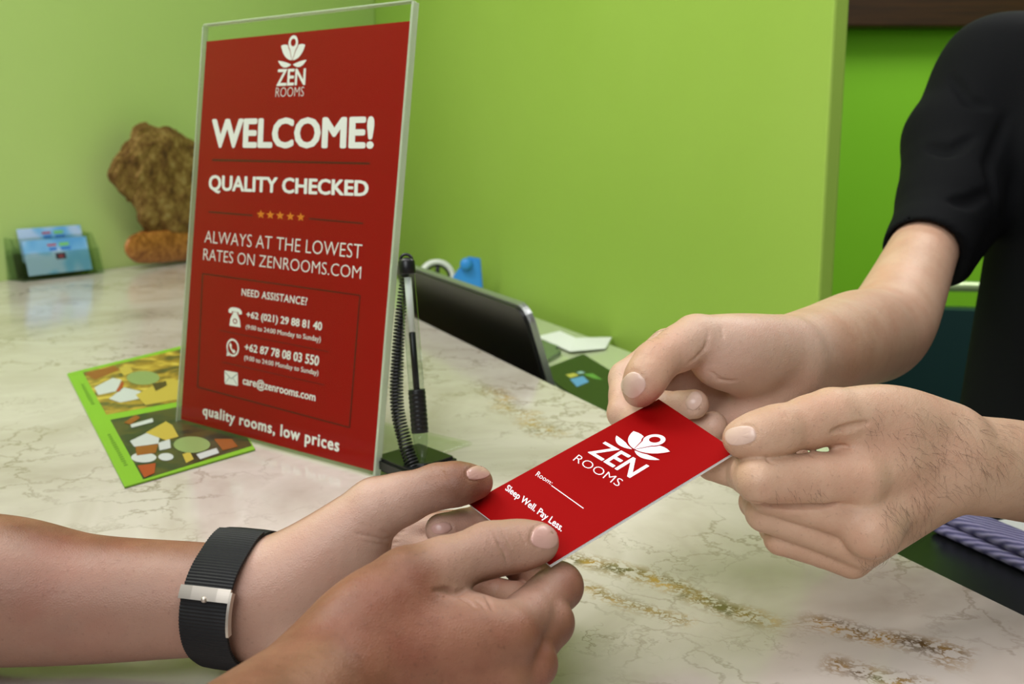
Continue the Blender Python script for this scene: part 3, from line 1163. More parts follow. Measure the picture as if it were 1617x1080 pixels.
def clip_hem(vol, at, nrm, rad):
    """cut the sleeve with a plane near the point 'at'"""
    ax = [np.arange(vol.n[q]) * vol.res + vol.lo[q] for q in range(3)]
    X, Y, Z = np.meshgrid(*ax, indexing='ij', sparse=True)
    dp = (X - at[0]) * nrm[0] + (Y - at[1]) * nrm[1] + (Z - at[2]) * nrm[2]
    dist = np.sqrt((X - at[0]) ** 2 + (Y - at[1]) ** 2 + (Z - at[2]) ** 2)
    vol.V[...] = np.where(dist < rad, np.maximum(vol.V, dp), vol.V)


hem = P(1457, 398, .846)
clip_hem(sv, hem, unit(P(1430, 455, .815) - P(1470, 360, .868)), 0.105)
sv.carve([P(1452, 405, .84), hem + (S_R - hem) * 0.035], 0.0278, 0.001)
clip_hem(sv, el, unit(E_L - S_L), 0.10)
sv.carve([el, el + (S_L - el) * 0.12], 0.040, 0.001)
for a, b, c in (((1540, 215), (1500, 240), (1462, 232)), ((1570, 300), (1530, 320), (1500, 318)), ((1590, 180), (1560, 260), (1575, 340)), ((1500, 120), (1530, 160), (1560, 170))):
    crease(sv, [a, b, c], 4.0, 6.0, lift=2.8)
host_arm = lambda v: [v.cap(S_L, E_L, .045, .036, .02), v.cap(E_L, P(1700, 744, .56), .036, .028, .02),
                      v.cap(S_R, S_R + (hem - S_R) * 0.6, .024, .022, .02), v.cap(S_R, nb, .024, .04, .02), v.cap(S_L, nb, .04, .04, .02)]
bodyM = hidden_person(host, M_skinM, M_hair, M_trouser, M_shoe, hf, flat(hmid, 0), [host_arm], None, S_R[2] + 0.02, [m1.mesh(), m2.mesh()],
                      palms=[(P(1150, 590, .57), 0.085, unit([0.1, -1, -0.1]), .6), (P(1040, 640, .55), 0.05, unit([0.3, -1, 0]), .4)])
np_obj('shirt', [sv.mesh()], M_shirt, host)
for q in M1N:
    nail(m1, M_nailM, bodyM, *q)
for q in M2N:
    nail(m2, M_nailM, bodyM, *q)



def hairs(vol, regions, parent, m, seed=1):
    """fine short hairs lying on the skin; regions: (corner points in the picture, count, direction, length mm)"""
    rs = np.random.RandomState(seed)
    V, F = [], []
    for quad_, cnt, dr, ln in regions:
        q = np.array(quad_, float)
        u, v = rs.rand(cnt), rs.rand(cnt)
        pts = ((q[0] * (1 - u)[:, None] + q[1] * u[:, None]) * (1 - v)[:, None] + (q[3] * (1 - u)[:, None] + q[2] * u[:, None]) * v[:, None])
        h, g, ok = vol.px(pts)
        for p_, n_, o_ in zip(h, g, ok):
            if not o_:
                continue
            d = RT * dr[0] - UP * dr[1] + rs.normal(size=3) * 0.35
            d = unit(d - n_ * np.dot(d, n_))
            L_ = ln / 1000 * rs.uniform(0.6, 1.3)
            side = unit(np.cross(d, n_)) * 0.00004
            bend = unit(rs.normal(size=3)) * 0.18
            prev = None
            for t in (0, .35, .7, 1.0):
                c = p_ + d * L_ * t + bend * L_ * t * t * .5 + n_ * (0.00005 + 0.0011 * math.sin(t * 2.4))
                w_ = 1 - 0.8 * t
                k0 = len(V)
                V += [c + side * w_, c - side * w_, c + n_ * 0.00006 * w_]
                if prev is not None:
                    for a_, b_ in ((0, 1), (1, 2), (2, 0)):
                        F.append((prev + a_, prev + b_, k0 + b_, k0 + a_))
                prev = k0
    o = obj_from('arm_hair', V, F, m, parent)
    o['kind'] = 'stuff'
    return o


hairs(m2, [([(1440, 640), (1600, 670), (1600, 760), (1430, 800)], 190, (.6, .7), 9), ([(1380, 800), (1470, 770), (1480, 840), (1400, 890)], 100, (.2, 1), 7),
           ([(1215, 770), (1300, 765), (1300, 792), (1215, 793)], 24, (.5, .8), 5), ([(1360, 640), (1450, 650), (1440, 740), (1360, 720)], 40, (.5, .8), 6),
           ([(1350, 885), (1420, 865), (1420, 880), (1360, 905)], 30, (.3, 1), 5)], bodyM, M_bhair, 3)
hairs(m1, [([(1036, 520), (1062, 508), (1052, 540), (1020, 555)], 16, (-.7, .7), 5)], bodyM, M_bhair, 5)

# ---- customer (left, mostly out of the picture)
cf = unit(N_AX)
cs = np.array([-cf[1], cf[0], 0])
cSR = np.array([-.36, .04, CAMZ + .06])
cSL = np.array([-.50, .36, CAMZ + .06])
cER = np.array([-.14, .12, CAMZ - .17])
cEL = np.array([-.40, .455, CAMZ - .185])
cmid = (cSR + cSL) / 2 - cf * 0.03
cust = thing('person', flat(cmid, 0), 'person at left with black watch strap, two bare forearms reaching for the red card', 'person')
pv = Vol(0.006)
nb2 = flat(cmid, cSR[2])
for a in (cSR, cSL):
    pv.cap(a, nb2 + np.array([0, 0, .03]), .052, .055, .03)
pv.cap(nb2 - np.array([0, 0, .07]) - cs * .09, nb2 - np.array([0, 0, .07]) + cs * .09, .095, .095, .04)
for s in (-.08, 0, .08):
    pv.cap(flat(cmid + cs * s, 1.22), flat(cmid + cs * s, .95), .095, .095, .04)
for a, e in ((cSR, cER), (cSL, cEL)):
    pv.cap(a, a + (e - a) * .5, .055, .05, .03)
pv.build()
for a, e in ((cSR, cER), (cSL, cEL)):
    clip_hem(pv, a + (e - a) * .5, unit(e - a), .09)
cust_arm = lambda v: [v.cap(cSR, cER, .045, .038, .02), v.cap(cER, np.array([-.098, .258, CAMZ - .186]), .038, .028, .02),
                      v.cap(cSL, cEL, .045, .038, .02), v.cap(cEL, P(-110, 930, .470), .038, .0345, .02),
                      v.cap(cSR, nb2, .04, .04, .02), v.cap(cSL, nb2, .04, .04, .02)]
bodyC = hidden_person(cust, M_skinC, M_hair, M_trouser, M_shoe, cf, flat(cmid, 0), [cust_arm], None, cSR[2] + 0.02, [h2.mesh(), h1.mesh()],
                      palms=[(P(545, 890, .48), 0.075, unit([0.0, -1, 0.1]), 1.0), (P(190, 960, .47), 0.13, unit([0, -1, -.35]), .5), (P(720, 840, .48), 0.035, unit([0, -1, 0]), .6), (P(785, 862, .425), .045, unit([0, -.6, .8]), .5)])  # last spot makes the back of the near thumb paler
np_obj('shirt', [pv.mesh()], M_polo, cust)
for q in H2N:
    nail(h2, M_nailC, bodyC, *q)
for q in H1N:
    nail(h1, M_nailC, bodyC, *q)

# ------------------------------------------------------------------ card
CARD_PX = [(740, 795), (1040, 630), (1162, 712), (868, 892)]
cc = [Pp(x, y, CARD_P, CARD_N) for x, y in CARD_PX]
card = thing('key_card_sleeve', np.mean(cc, 0), 'red folded card sleeve with white lotus logo, held between four hands', 'card')


def slab(bm, corners, n, z0, z1):
    lo = [bm.verts.new(c + n * z0) for c in corners]
    hi = [bm.verts.new(c + n * z1) for c in corners]
    bm.faces.new(lo[::-1])
    bm.faces.new(hi)
    for i in range(4):
        bm.faces.new([lo[i], lo[(i + 1) % 4], hi[(i + 1) % 4], hi[i]])


def inset(cs, d):
    c = np.mean(cs, 0)
    return [x + unit(c - x) * d for x in cs]


bm = bmesh.new()
slab(bm, cc, CARD_N, -0.00012, 0.0)
bm_obj('front_cover', bm, M_cardred, card)
bm = bmesh.new()
slab(bm, cc, CARD_N, -0.00058, -0.00013)
bm_obj('front_board', bm, M_paper, card)
bm = bmesh.new()
slab(bm, [x + (cc[3] - cc[0]) * 0.006 for x in inset(cc, 0.0004)], CARD_N, -0.0015, -0.0009)
bm_obj('back_board', bm, M_paper, card)
# ------------------------------------------------------------------ flat print
class Plane:
    def __init__(self, p, n):
        self.p, self.n = np.array(p, float), np.array(n, float)

    def at(self, x, y, lift=0.0):
        return Pp(x, y, self.p, self.n) + self.n * lift


def quad_map(pl, quad, lift):
    q = [pl.at(x, y, lift) for x, y in quad]           # tl, tr, br, bl

    def f(u, v):                                        # v up
        return (q[3] * (1 - u) + q[2] * u) * (1 - v) + (q[0] * (1 - u) + q[1] * u) * v
    return f


def lettering(pl, txt, quad, m, parent, weight=0.0, lift=0.00008, spacing=1.0, shear=0.0):
    cu = bpy.data.curves.new('lettering', 'FONT')
    cu.body = txt
    cu.size = 1
    bold = max(weight, 0.0) * 1.6
    cu.offset = min(weight, 0.0)
    cu.space_character = spacing
    cu.resolution_u = 3
    cu.shear = shear
    o = bpy.data.objects.new('lettering', cu)
    COL.objects.link(o)
    dg = bpy.context.evaluated_depsgraph_get()
    me = bpy.data.meshes.new_from_object(o.evaluated_get(dg))
    bpy.data.objects.remove(o)
    bpy.data.curves.remove(cu)
    me.name = 'lettering'
    n_ = len(me.vertices)
    co = np.zeros(n_ * 3)
    me.vertices.foreach_get('co', co)
    co = co.reshape(-1, 3)
    tri = [tuple(p.vertices) for p in me.polygons]
    bpy.data.meshes.remove(me)
    if bold:                       # heavier weight: copies set a hair apart
        base, t0 = co, tri
        for i, (dx, dy) in enumerate(((-1, 0), (1, 0), (0, .7), (0, -.7), (-.7, .5), (.7, .5), (-.7, -.5), (.7, -.5))):
            tri = tri + [tuple(q + (i + 1) * n_ for q in t) for t in t0]
            co = np.concatenate([co, base + np.array([dx * bold, dy * bold, (i + 1) * 1.0])])
    lo, hi = co.min(0), co.max(0)
    f = quad_map(pl, quad, lift)
    out = [tuple(f((c[0] - lo[0]) / (hi[0] - lo[0]), (c[1] - lo[1]) / (hi[1] - lo[1])) + pl.n * (c[2] * 0.00001)) for c in co]
    me = bpy.data.meshes.new('lettering')
    me.from_pydata(out, [], tri)
    me.update()
    me.materials.append(m)
    ob = bpy.data.objects.new('lettering', me)
    COL.objects.link(ob)
    attach(ob, parent)
    return ob


def shapes(name, pl, polys, m, parent, lift=0.00008, f=None):
    """flat printed shapes; polys in picture points or in local units with a mapping f"""
    bm = bmesh.new()
    for p in polys:
        vs = [bm.verts.new(f(*q) if f else pl.at(q[0], q[1], lift)) for q in p]
        bm.faces.new(vs)
    bmesh.ops.triangulate(bm, faces=bm.faces[:])
    me = bpy.data.meshes.new(name)
    bm.to_mesh(me)
    bm.free()
    me.materials.append(m)
    o = bpy.data.objects.new(name, me)
    COL.objects.link(o)
    attach(o, parent)
    return o


def aff(pl, base, right, up, lift):
    return lambda x, y: pl.at(base[0] + x * right[0] + y * up[0], base[1] + x * right[1] + y * up[1], lift)


def petal(a, b, wl, wr, n=10):
    """leaf outline from a to b with bulges left and right"""
    a, b = np.array(a, float), np.array(b, float)
    d = b - a
    nr = np.array([-d[1], d[0]])
    pts = []
    for t in np.linspace(0, 1, n):
        pts.append(a + d * t + nr * wl * math.sin(math.pi * t) ** 0.8)
    for t in np.linspace(1, 0, n)[1:-1]:
        pts.append(a + d * t - nr * wr * math.sin(math.pi * t) ** 0.8)
    return [tuple(p) for p in pts]


def circle(cx_, cy_, rx, ry, n=24):
    return [(cx_ + rx * math.cos(a), cy_ + ry * math.sin(a)) for a in np.linspace(0, 2 * math.pi, n, endpoint=False)]


def lotus(pl, base, right, up, parent, white, back, lift=0.00008, drop=0.0):
    f = lambda l: aff(pl, base, right, up, lift + l)

    def drop_shape(g):
        q = [(0, -0.02 - g)]
        for a in np.linspace(-2.5, 2.5, 22):
            q.append(((0.33 + g) * math.sin(-a), 0.69 + (0.31 + g) * math.cos(a)))
        return q

    def leafs(g):
        lower, side = [], []
        for s in (-1, 1):
            side.append(petal((0.03 * s, 0.0 - g * .5), ((0.84 + g) * s, 0.60 + g * .5), *((0.30 + g, 0.16 + g) if s > 0 else (0.16 + g, 0.30 + g))))
            lower.append(petal((0.06 * s, -0.05 - drop), (1.0 * s, 0.12 - drop), *((0.03, 0.20) if s > 0 else (0.20, 0.03))))
        return lower, side
    lw, sd_ = leafs(0.0)
    lw2, sd2 = leafs(0.045)
    for q in lw:
        shapes('emblem_petal', pl, [q], white, parent, f=f(0))
    for q, q2 in zip(sd_, sd2):
        shapes('emblem_gap', pl, [q2], back, parent, f=f(0.00004))
        shapes('emblem_petal', pl, [q], white, parent, f=f(0.00008))
    shapes('emblem_gap', pl, [drop_shape(0.05)], back, parent, f=f(0.00012))
    shapes('emblem_petal', pl, [drop_shape(0.0)], white, parent, f=f(0.00016))
    shapes('emblem_hole', pl, [circle(0, 0.71, 0.18, 0.155)], back, parent, f=f(0.0002))


def stroke(p, q, wd):
    p, q = np.array(p, float), np.array(q, float)
    d = unit(q - p)
    nn = np.array([-d[1], d[0]]) * wd / 2
    return [tuple(p + nn), tuple(q + nn), tuple(q - nn), tuple(p - nn)]


# card print
cpl = Plane(CARD_P, CARD_N)
lotus(cpl, (1002.2, 709.5), (34.2, 19.2), (44.8, -20.5), card, M_white, M_cardred)
lettering(cpl, 'ZEN', [(954.7, 696.8), (1025.8, 736.2), (994.5, 755.1), (927.7, 714.4)], M_white, card, 0.012)
lettering(cpl, 'ROOMS', [(914.0, 717.8), (985.0, 758.6), (975.6, 768.8), (904.2, 726.8)], M_white, card, -0.012)
lettering(cpl, 'Room:', [(849.8, 743.8), (874.2, 760.8), (869.8, 766.0), (845.2, 750.9)], M_white, card, 0.0, shear=0.1)
shapes('writing_line', cpl, [stroke((870.8, 766.8), (921.4, 802.9), 1.3)], M_white, card)
lettering(cpl, 'Sleep Well. Pay Less.', [(802.5, 764.5), (891.5, 829.5), (884.5, 843.5), (795.5, 776.5)], M_white, card, 0.012, shear=0.12)

# ------------------------------------------------------------------ sign
s_bl, s_br = Pz(281, 668, ZC), Pz(590.5, 753, ZC)
s_e = unit(s_br - s_bl)
s_n = np.cross(s_e, [0, 0, 1.0])
if s_n @ (CAM - s_bl) < 0:
    s_n = -s_n
LEAN = math.radians(8.3)
s_v = math.cos(LEAN) * Z3 - math.sin(LEAN) * s_n
s_f = np.cross(s_e, s_v)
if s_f @ s_n < 0:
    s_f = -s_f
s_w = float(np.linalg.norm(s_br - s_bl))
s_h = 0.3365
sign = thing('table_sign', (s_bl + s_br) / 2, 'tall red welcome sign in clear acrylic stand, with white lettering and five orange stars', 'sign')
so = s_bl + Z3 * 0.0006
# clear stand: front sheet, back sheet, foot
M_edge = mat('acrylic_edge', (226, 236, 214), 0.12, 0.6, trans=0.55, ior=1.3)
bm = bmesh.new()
frame_box(bm, so, s_e, s_v, s_f, (0, 0, 0.0), (s_w, s_h, 0.0016), 0.0004, 1)
bm_obj('front_sheet', bm, M_acrylic, sign)
bm = bmesh.new()
frame_box(bm, so, s_e, s_v, s_f, (0, 0.0, -0.0044), (s_w, s_h, -0.0024), 0.0004, 1)
bm_obj('back_sheet', bm, M_acrylic, sign)
for x0, x1 in ((-0.0013, -0.0002), (s_w + 0.0002, s_w + 0.0026)):
    bm = bmesh.new()
    frame_box(bm, so, s_e, s_v, s_f, (x0, 0.0, -0.0044), (x1, s_h, 0.0016), 0.0004, 1)
    bm_obj('polished_edge', bm, M_edge, sign)
bm = bmesh.new()
frame_box(bm, so, s_e, s_v, s_f, (0, s_h + 0.0002, -0.0044), (s_w, s_h + 0.0014, 0.0016), 0.0004, 1)
bm_obj('polished_edge', bm, M_edge, sign)
bm = bmesh.new()
fo = s_bl + Z3 * 0.0006
frame_box(bm, fo, s_e, -s_n, Z3, (0.004, 0.006, 0), (s_w + 0.004, 0.105, 0.0026), 0.0006, 1)
bm_obj('foot_plate', bm, M_acrylic, sign)
# paper poster between the sheets
bm = bmesh.new()
mr = 0.0035
frame_box(bm, so, s_e, s_v, s_f, (0.002, 0.003, -0.0021), (s_w - mr * .5, s_h - 0.0125, -0.0014))
bm_obj('poster', bm, M_red, sign)
spl = Plane(so + s_f * (-0.00135), s_f)
lotus(spl, (461.7, 95.2), (22.6, -0.9), (2.6, -39.5), sign, M_white, M_red, drop=0.12)
LT = lambda t, q, wgt=0.0, **k: lettering(spl, t, q, M_white, sign, wgt, **k)
LT('ZEN', [(438.5, 109.5), (483.3, 107.8), (482.0, 134.2), (436.5, 136.0)], 0.016)
LT('ROOMS', [(436, 138.3), (480.6, 137), (479.5, 152), (434.8, 153.2)], -0.016)
LT('WELCOME!', [(335, 187.5), (592, 183.2), (590, 235.2), (333.3, 233.8)], 0.026)
LT('QUALITY CHECKED', [(330.2, 276), (582.7, 284.8), (581.7, 315), (329, 305)], 0.024)
LT('ALWAYS AT THE LOWEST', [(324, 364), (572.5, 386), (570.8, 408.5), (322.8, 382.8)], -0.012)
LT('RATES ON ZENROOMS.COM', [(322, 392.3), (570.8, 420.8), (569.6, 440.5), (320.8, 410.2)], -0.012)
LT('NEED ASSISTANCE?', [(382.2, 455.3), (486, 469.8), (484.5, 482.5), (381.6, 466.5)], 0.012, spacing=1.1)
LT('+62 (021) 29 88 81 40', [(389.4, 491.0), (509.3, 508.5), (507.8, 526.6), (388.8, 504.5)], 0.018)
LT('(9:00 to 24:00 Monday to Sunday)', [(388.8, 512.2), (507, 531.3), (506.2, 542.6), (388, 521.2)], 0.006)
LT('+62 87 78 08 03 550', [(386.9, 541.8), (504.7, 562.0), (503.1, 578.3), (386, 553.4)], 0.018)
LT('(9:00 to 24:00 Monday to Sunday)', [(386, 560.8), (503.5, 584.6), (502.4, 595.2), (385.7, 570.4)], 0.006)
LT('care@zenrooms.com', [(383.9, 593.2), (499.0, 619.6), (497.8, 637.6), (383, 610.2)], 0.016)
LT('quality rooms, low prices', [(320.8, 639.0), (536.8, 693.0), (535.2, 720.5), (319.4, 660.2)], 0.022, spacing=1.12)
dk = [stroke((335, 252.6), (584, 258.2), 3.4), stroke((329.5, 334.4), (399, 340.2), 2.6), stroke((488, 345.2), (573.5, 352.8), 2.6)]
b4 = [(320, 432), (568.4, 466.3), (552, 675), (312, 611)]
for i in range(4):
    dk.append(stroke(b4[i], b4[(i + 1) % 4], 2.2))
dk += [stroke((346, 521.5), (519, 555.5), 1.2), stroke((350, 571.5), (513, 608), 1.2)]
shapes('rule_lines', spl, dk, M_dark, sign)


def star(cx_, cy_, r):
    return [(cx_ + (r if i % 2 == 0 else r * 0.42) * math.sin(i * math.pi / 5) * 0.92,
             cy_ - (r if i % 2 == 0 else r * 0.42) * math.cos(i * math.pi / 5)) for i in range(10)]


for c in ((412, 338.5), (426.9, 339.4), (442.4, 340.4), (458.6, 341.8), (475, 342.9)):
    shapes('star', spl, [star(c[0], c[1], 7.6)], M_orange, sign)
# phone
fp = aff(spl, (371.2, 515.6), (10.4, 1.6), (0.4, -30), 0.00008)
fp2 = aff(spl, (371.2, 515.6), (10.4, 1.6), (0.4, -30), 0.00014)
shapes('telephone_icon', spl, [[(-.85, 0), (.85, 0), (.72, .38), (.42, .62), (-.42, .62), (-.72, .38)],
                               [(-1, .70), (-1, .84), (-.7, .96), (-.3, 1.0), (.3, 1.0), (.7, .96), (1, .84), (1, .70), (.55, .66), (.5, .78), (-.5, .78), (-.55, .66)],
                               [(-.38, .6), (.38, .6), (.3, .76), (-.3, .76)]], M_white, sign, f=fp)
shapes('icon_detail', spl, [circle(0, .28, .34, .14, 18)], M_red, sign, f=fp2)
shapes('icon_detail', spl, [circle(0, .28, .20, .085, 18)], M_white, sign, f=aff(spl, (371.2, 515.6), (10.4, 1.6), (0.4, -30), 0.0002))
# chat bubble with a handset
fw0 = lambda l: aff(spl, (367.6, 549.6), (9.9, 1.8), (0.3, -14.8), l)
shapes('chat_icon', spl, [circle(0, 0.05, 1, .95), [(-.95, -.95), (-.85, -.1), (-.2, -.8)]], M_white, sign, f=fw0(.00008))
shapes('icon_detail', spl, [circle(0, 0.05, .78, .74)], M_red, sign, f=fw0(.00014))
shapes('icon_detail', spl, [[(-.5, .42), (-.32, .52), (-.12, .22), (-.22, .08), (.05, -.22), (.2, -.1), (.48, -.3), (.36, -.52), (.1, -.52), (-.3, -.15), (-.52, .2)]], M_white, sign, f=fw0(.0002))
# envelope
fe = lambda l: aff(spl, (365.2, 597.2), (10.5, 1.8), (-0.2, -10.6), l)
shapes('envelope_icon', spl, [[(-1, -.9), (-.9, -1), (.9, -1), (1, -.9), (1, .9), (.9, 1), (-.9, 1), (-1, .9)]], M_white, sign, f=fe(.00008))
shapes('icon_detail', spl, [stroke((-.95, .8), (0, -.1), .1), stroke((0, -.1), (.95, .8), .1), stroke((-.9, -.85), (-.25, .1), .08), stroke((.25, .1), (.9, -.85), .08)],
       mat('grey_print', (150, 150, 165), .5), sign, f=fe(.00014))

# ------------------------------------------------------------------ pen on its coiled cord
pen_b, pen_t = P(667, 742, .742), P(641, 402, .735)
pen_b[2] = max(pen_b[2], ZC + 0.016)
pax = unit(pen_t - pen_b)
pl_ = float(np.linalg.norm(pen_t - pen_b))
stand_c = Pz(655, 748, ZC)
stand = thing('pen_stand', stand_c, 'small black pen stand base between red sign and hand', 'stand')
bm = bmesh.new()
pts = [(0.036 * math.cos(a), 0.036 * math.sin(a)) for a in np.linspace(0, 2 * math.pi, 4, endpoint=False)]
prism(bm, [(p[0] * 0.85, p[1]) for p in pts], stand_c + Z3 * 0.0035, (1, 0, 0), (0, 1, 0), Z3, 0.0, 0.010, 0.002)
bm_obj('base', bm, M_black, stand)
bm = bmesh.new()
lathe(bm, pen_b - pax * 0.012, pax, [(0.0085, -0.006), (0.0085, 0.004), (0.0072, 0.010), (0.0064, 0.0105)], 20)
bm_obj('pen_socket', bm, M_black, stand)
bm = bmesh.new()
for s in (-1, 1):
    frame_box(bm, stand_c + Z3 * 0.0032, (1, 0, 0), (0, 1, 0), Z3, (s * .012 - .004, -.004, -.0025), (s * .012 + .004, .004, 0.001))
bm_obj('rubber_foot', bm, M_black, stand)
pen = thing('pen', pen_b, 'clear ballpoint pen with black grip standing upright beside red sign', 'pen')
M_clear = thin_clear('clear_plastic', (238, 242, 238), 0.05, 1.4)
L = pl_
g0, g1 = 0.135 * L, 0.345 * L
bm = bmesh.new()
lathe(bm, pen_b, pax, [(0.0016, -0.004), (0.0036, 0.004), (0.0052, 0.014), (0.0054, g0)], 20)
bm_obj('tip_cone', bm, M_clear, pen, True)
bm = bmesh.new()
prof = []
for i, h in enumerate(np.linspace(g0, g1, 30)):
    prof.append((0.0062 - (0.0004 if i % 3 == 1 else 0), h))
lathe(bm, pen_b, pax, [(0.0052, g0)] + prof + [(0.0052, g1)], 24)
bm_obj('grip', bm, M_black, pen, True)
bm = bmesh.new()
lathe(bm, pen_b, pax, [(0.0052, g1), (0.0056, g1 + .002), (0.0053, L * .90), (0.0050, L * .905)], 10)
bm_obj('barrel', bm, M_clear, pen)
bm = bmesh.new()
lathe(bm, pen_b, pax, [(0.0022, g1 - .02), (0.0024, L * .62), (0.0018, L * .625)], 12)
bm_obj('ink_refill', bm, M_black, pen, True)
bm = bmesh.new()
lathe(bm, pen_b, pax, [(0.0024, L * .626), (0.0026, L * .89)], 12)
bm_obj('refill_tube', bm, mat('milky_plastic', (222, 224, 220), .4), pen, True)
bm = bmesh.new()
lathe(bm, pen_b, pax, [(0.0056, L * .905), (0.0060, L * .91), (0.0060, L * .965), (0.0048, L * .98), (0.002, L * .985)], 20)
tube(bm, [pen_t + pax * -.004 + RT * .0042 * math.cos(a) + (pax * .0042) * math.sin(a) for a in np.linspace(-.4, math.pi + .4, 12)], 0.0011, 8)
bm_obj('end_cap', bm, M_black, pen, True)
cordp = [pen_t + FW * .006 - pax * .004, P(635, 470, .748), P(628, 560, .750), P(627, 640, .748), P(640, 700, .744), P(654, 742, .738)]


def spline(pts, n):
    pts = [np.array(p) for p in pts]
    q = [2 * pts[0] - pts[1]] + pts + [2 * pts[-1] - pts[-2]]
    out = []
    for i in range(1, len(q) - 2):
        for t in np.linspace(0, 1, n, endpoint=False):
            out.append(0.5 * ((2 * q[i]) + (-q[i - 1] + q[i + 1]) * t + (2 * q[i - 1] - 5 * q[i] + 4 * q[i + 1] - q[i + 2]) * t * t
                              + (-q[i - 1] + 3 * q[i] - 3 * q[i + 1] + q[i + 2]) * t ** 3))
    out.append(pts[-1])
    return np.array(out)


path = spline(cordp, 60)
path[:, 2] = np.maximum(path[:, 2], ZC + 0.0105)
seg = np.linalg.norm(np.diff(path, axis=0), axis=1)
arc = np.concatenate([[0], np.cumsum(seg)])
turns = 62
per = 9
ts = np.linspace(0, arc[-1], turns * per)
cp = np.stack([np.interp(ts, arc, path[:, q]) for q in range(3)], 1)
coil = []
rad = np.interp(ts / arc[-1], [0, .25, .55, 1], [.0022, .0032, .0042, .0048])
for i, p in enumerate(cp):
    t = unit(cp[min(i + 1, len(cp) - 1)] - cp[max(i - 1, 0)])
    u = unit(np.cross(t, [0, 1, 0]))
    v = np.cross(t, u)
    a = 2 * math.pi * i / per
    coil.append(p + rad[i] * (math.cos(a) * u + math.sin(a) * v))
bm = bmesh.new()
tube(bm, coil, 0.00085, 6)
bm_obj('coiled_cord', bm, M_black, pen, True)

# ------------------------------------------------------------------ leaflet under the sign
leaf_px = [(106, 592), (300, 545), (403, 712), (197, 772)]
lq = [Pz(x, y, ZC) for x, y in leaf_px]
leaf = thing('menu_leaflet', np.mean(lq, 0), 'lime green leaflet with two food photos on the marble, tucked behind red sign', 'leaflet')
M_lime = mat('lime_print', (124, 176, 40), 0.4)
bm = bmesh.new()
slab(bm, lq, Z3, 0.0004, 0.0016)
bm_obj('leaflet_sheet', bm, M_lime, leaf)
lpl = Plane(np.array([0, 0, ZC + 0.0016]), Z3)


def print_mat(name, cols, scale, seed):
    m = mat(name, cols[0], 0.3)
    n = N(m)
    f = n.noise(n.coord(loc=(seed, seed, 0)), scale, 3, 0.6, 0.4)
    st = [(0.28 + 0.44 * i / (len(cols) - 1), c) for i, c in enumerate(cols)]
    n.color(n.ramp(f, st))
    return m


MP1 = print_mat('photo_print_warm', [(92, 50, 22), (70, 74, 40), (150, 120, 40), (206, 180, 70), (228, 214, 120)], 34, 3)
MP2 = print_mat('photo_print_dark', [(24, 30, 22), (40, 46, 34), (74, 66, 34), (52, 60, 40)], 38, 8)
shapes('photo_print', lpl, [[(131, 588), (300, 548), (352, 622), (168, 655)]], MP1, leaf, 0.0001)
shapes('photo_print', lpl, [[(174, 663), (356, 628), (398, 704), (226, 757)]], MP2, leaf, 0.0001)
MPw = mat('cup_print', (192, 196, 194), .35)
MPy = mat('yellow_print', (186, 164, 66), .35)
MPg = mat('sage_print', (132, 152, 92), .35)
MPo = mat('amber_print', (140, 76, 26), .35)
MPr = mat('red_food_print', (160, 56, 26), .35)
MPb = mat('brown_print', (70, 52, 26), .35)
layer = [0.0]


def l2(polys, m, h=0.0002):
    for q in polys:
        layer[0] += 0.000015
        shapes('photo_detail', lpl, [q], m, leaf, h + layer[0])



l2([[(149, 612), (178, 597), (192, 600), (184, 618), (155, 624)], [(172, 630), (196, 612), (222, 618), (224, 629), (190, 636)]], MPw)
l2([[(183, 618), (193, 602), (196, 606), (189, 619)]], MPr, 0.0003)
l2([circle(226, 597, 26, 11)], MPg)
l2([[(214, 624), (262, 598), (292, 602), (296, 628), (230, 640)], [(186, 582), (204, 576), (210, 588), (196, 594)]], MPy)
l2([[(240, 606), (262, 602), (264, 609), (246, 618)]], MPb, 0.0003)
l2([[(132, 590), (180, 578), (190, 584), (150, 600)]], MPo)
l2([[(205, 697), (232, 684), (252, 690), (250, 701), (212, 706)], circle(227, 723, 20, 8), circle(262, 722, 12, 6), [(250, 700), (268, 694), (270, 708), (252, 712)], [(206, 671), (241, 661), (242, 667), (208, 676)], [(310, 718), (342, 708), (346, 716), (316, 726)]], MPw)
l2([[(230, 684), (262, 666), (272, 672), (282, 690), (262, 696)], [(288, 718), (300, 714), (306, 726), (294, 732)]], MPy)
l2([[(214, 706), (250, 702), (246, 716), (216, 720)]], MPo)
l2([circle(303, 703, 29, 13)], MPg)
l2([[(217, 736), (246, 732), (244, 748), (228, 755)]], MPr)
l2([[(196, 668), (214, 656), (222, 660), (206, 671)], [(338, 694), (366, 694), (376, 706), (352, 712)]], MPo)
MPk = mat('dark_green_print', (70, 112, 24), .4)
rn = random.Random(4)
dkp = []
for (x0, y0, x1, y1, nn) in ((130, 607, 148, 640, 11), (172, 686, 200, 737, 16)):
    for i in range(nn):
        t = i / nn
        x, y = x0 + (x1 - x0) * t, y0 + (y1 - y0) * t
        wd = rn.uniform(2.2, 3.6)
        dkp.append([(x - wd, y + 0.8), (x + wd, y - 0.8), (x + wd + .7, y + 0.6), (x - wd + .7, y + 2.2)])
shapes('caption_marks', lpl, dkp, MPk, leaf, 0.0001)['kind'] = 'stuff'

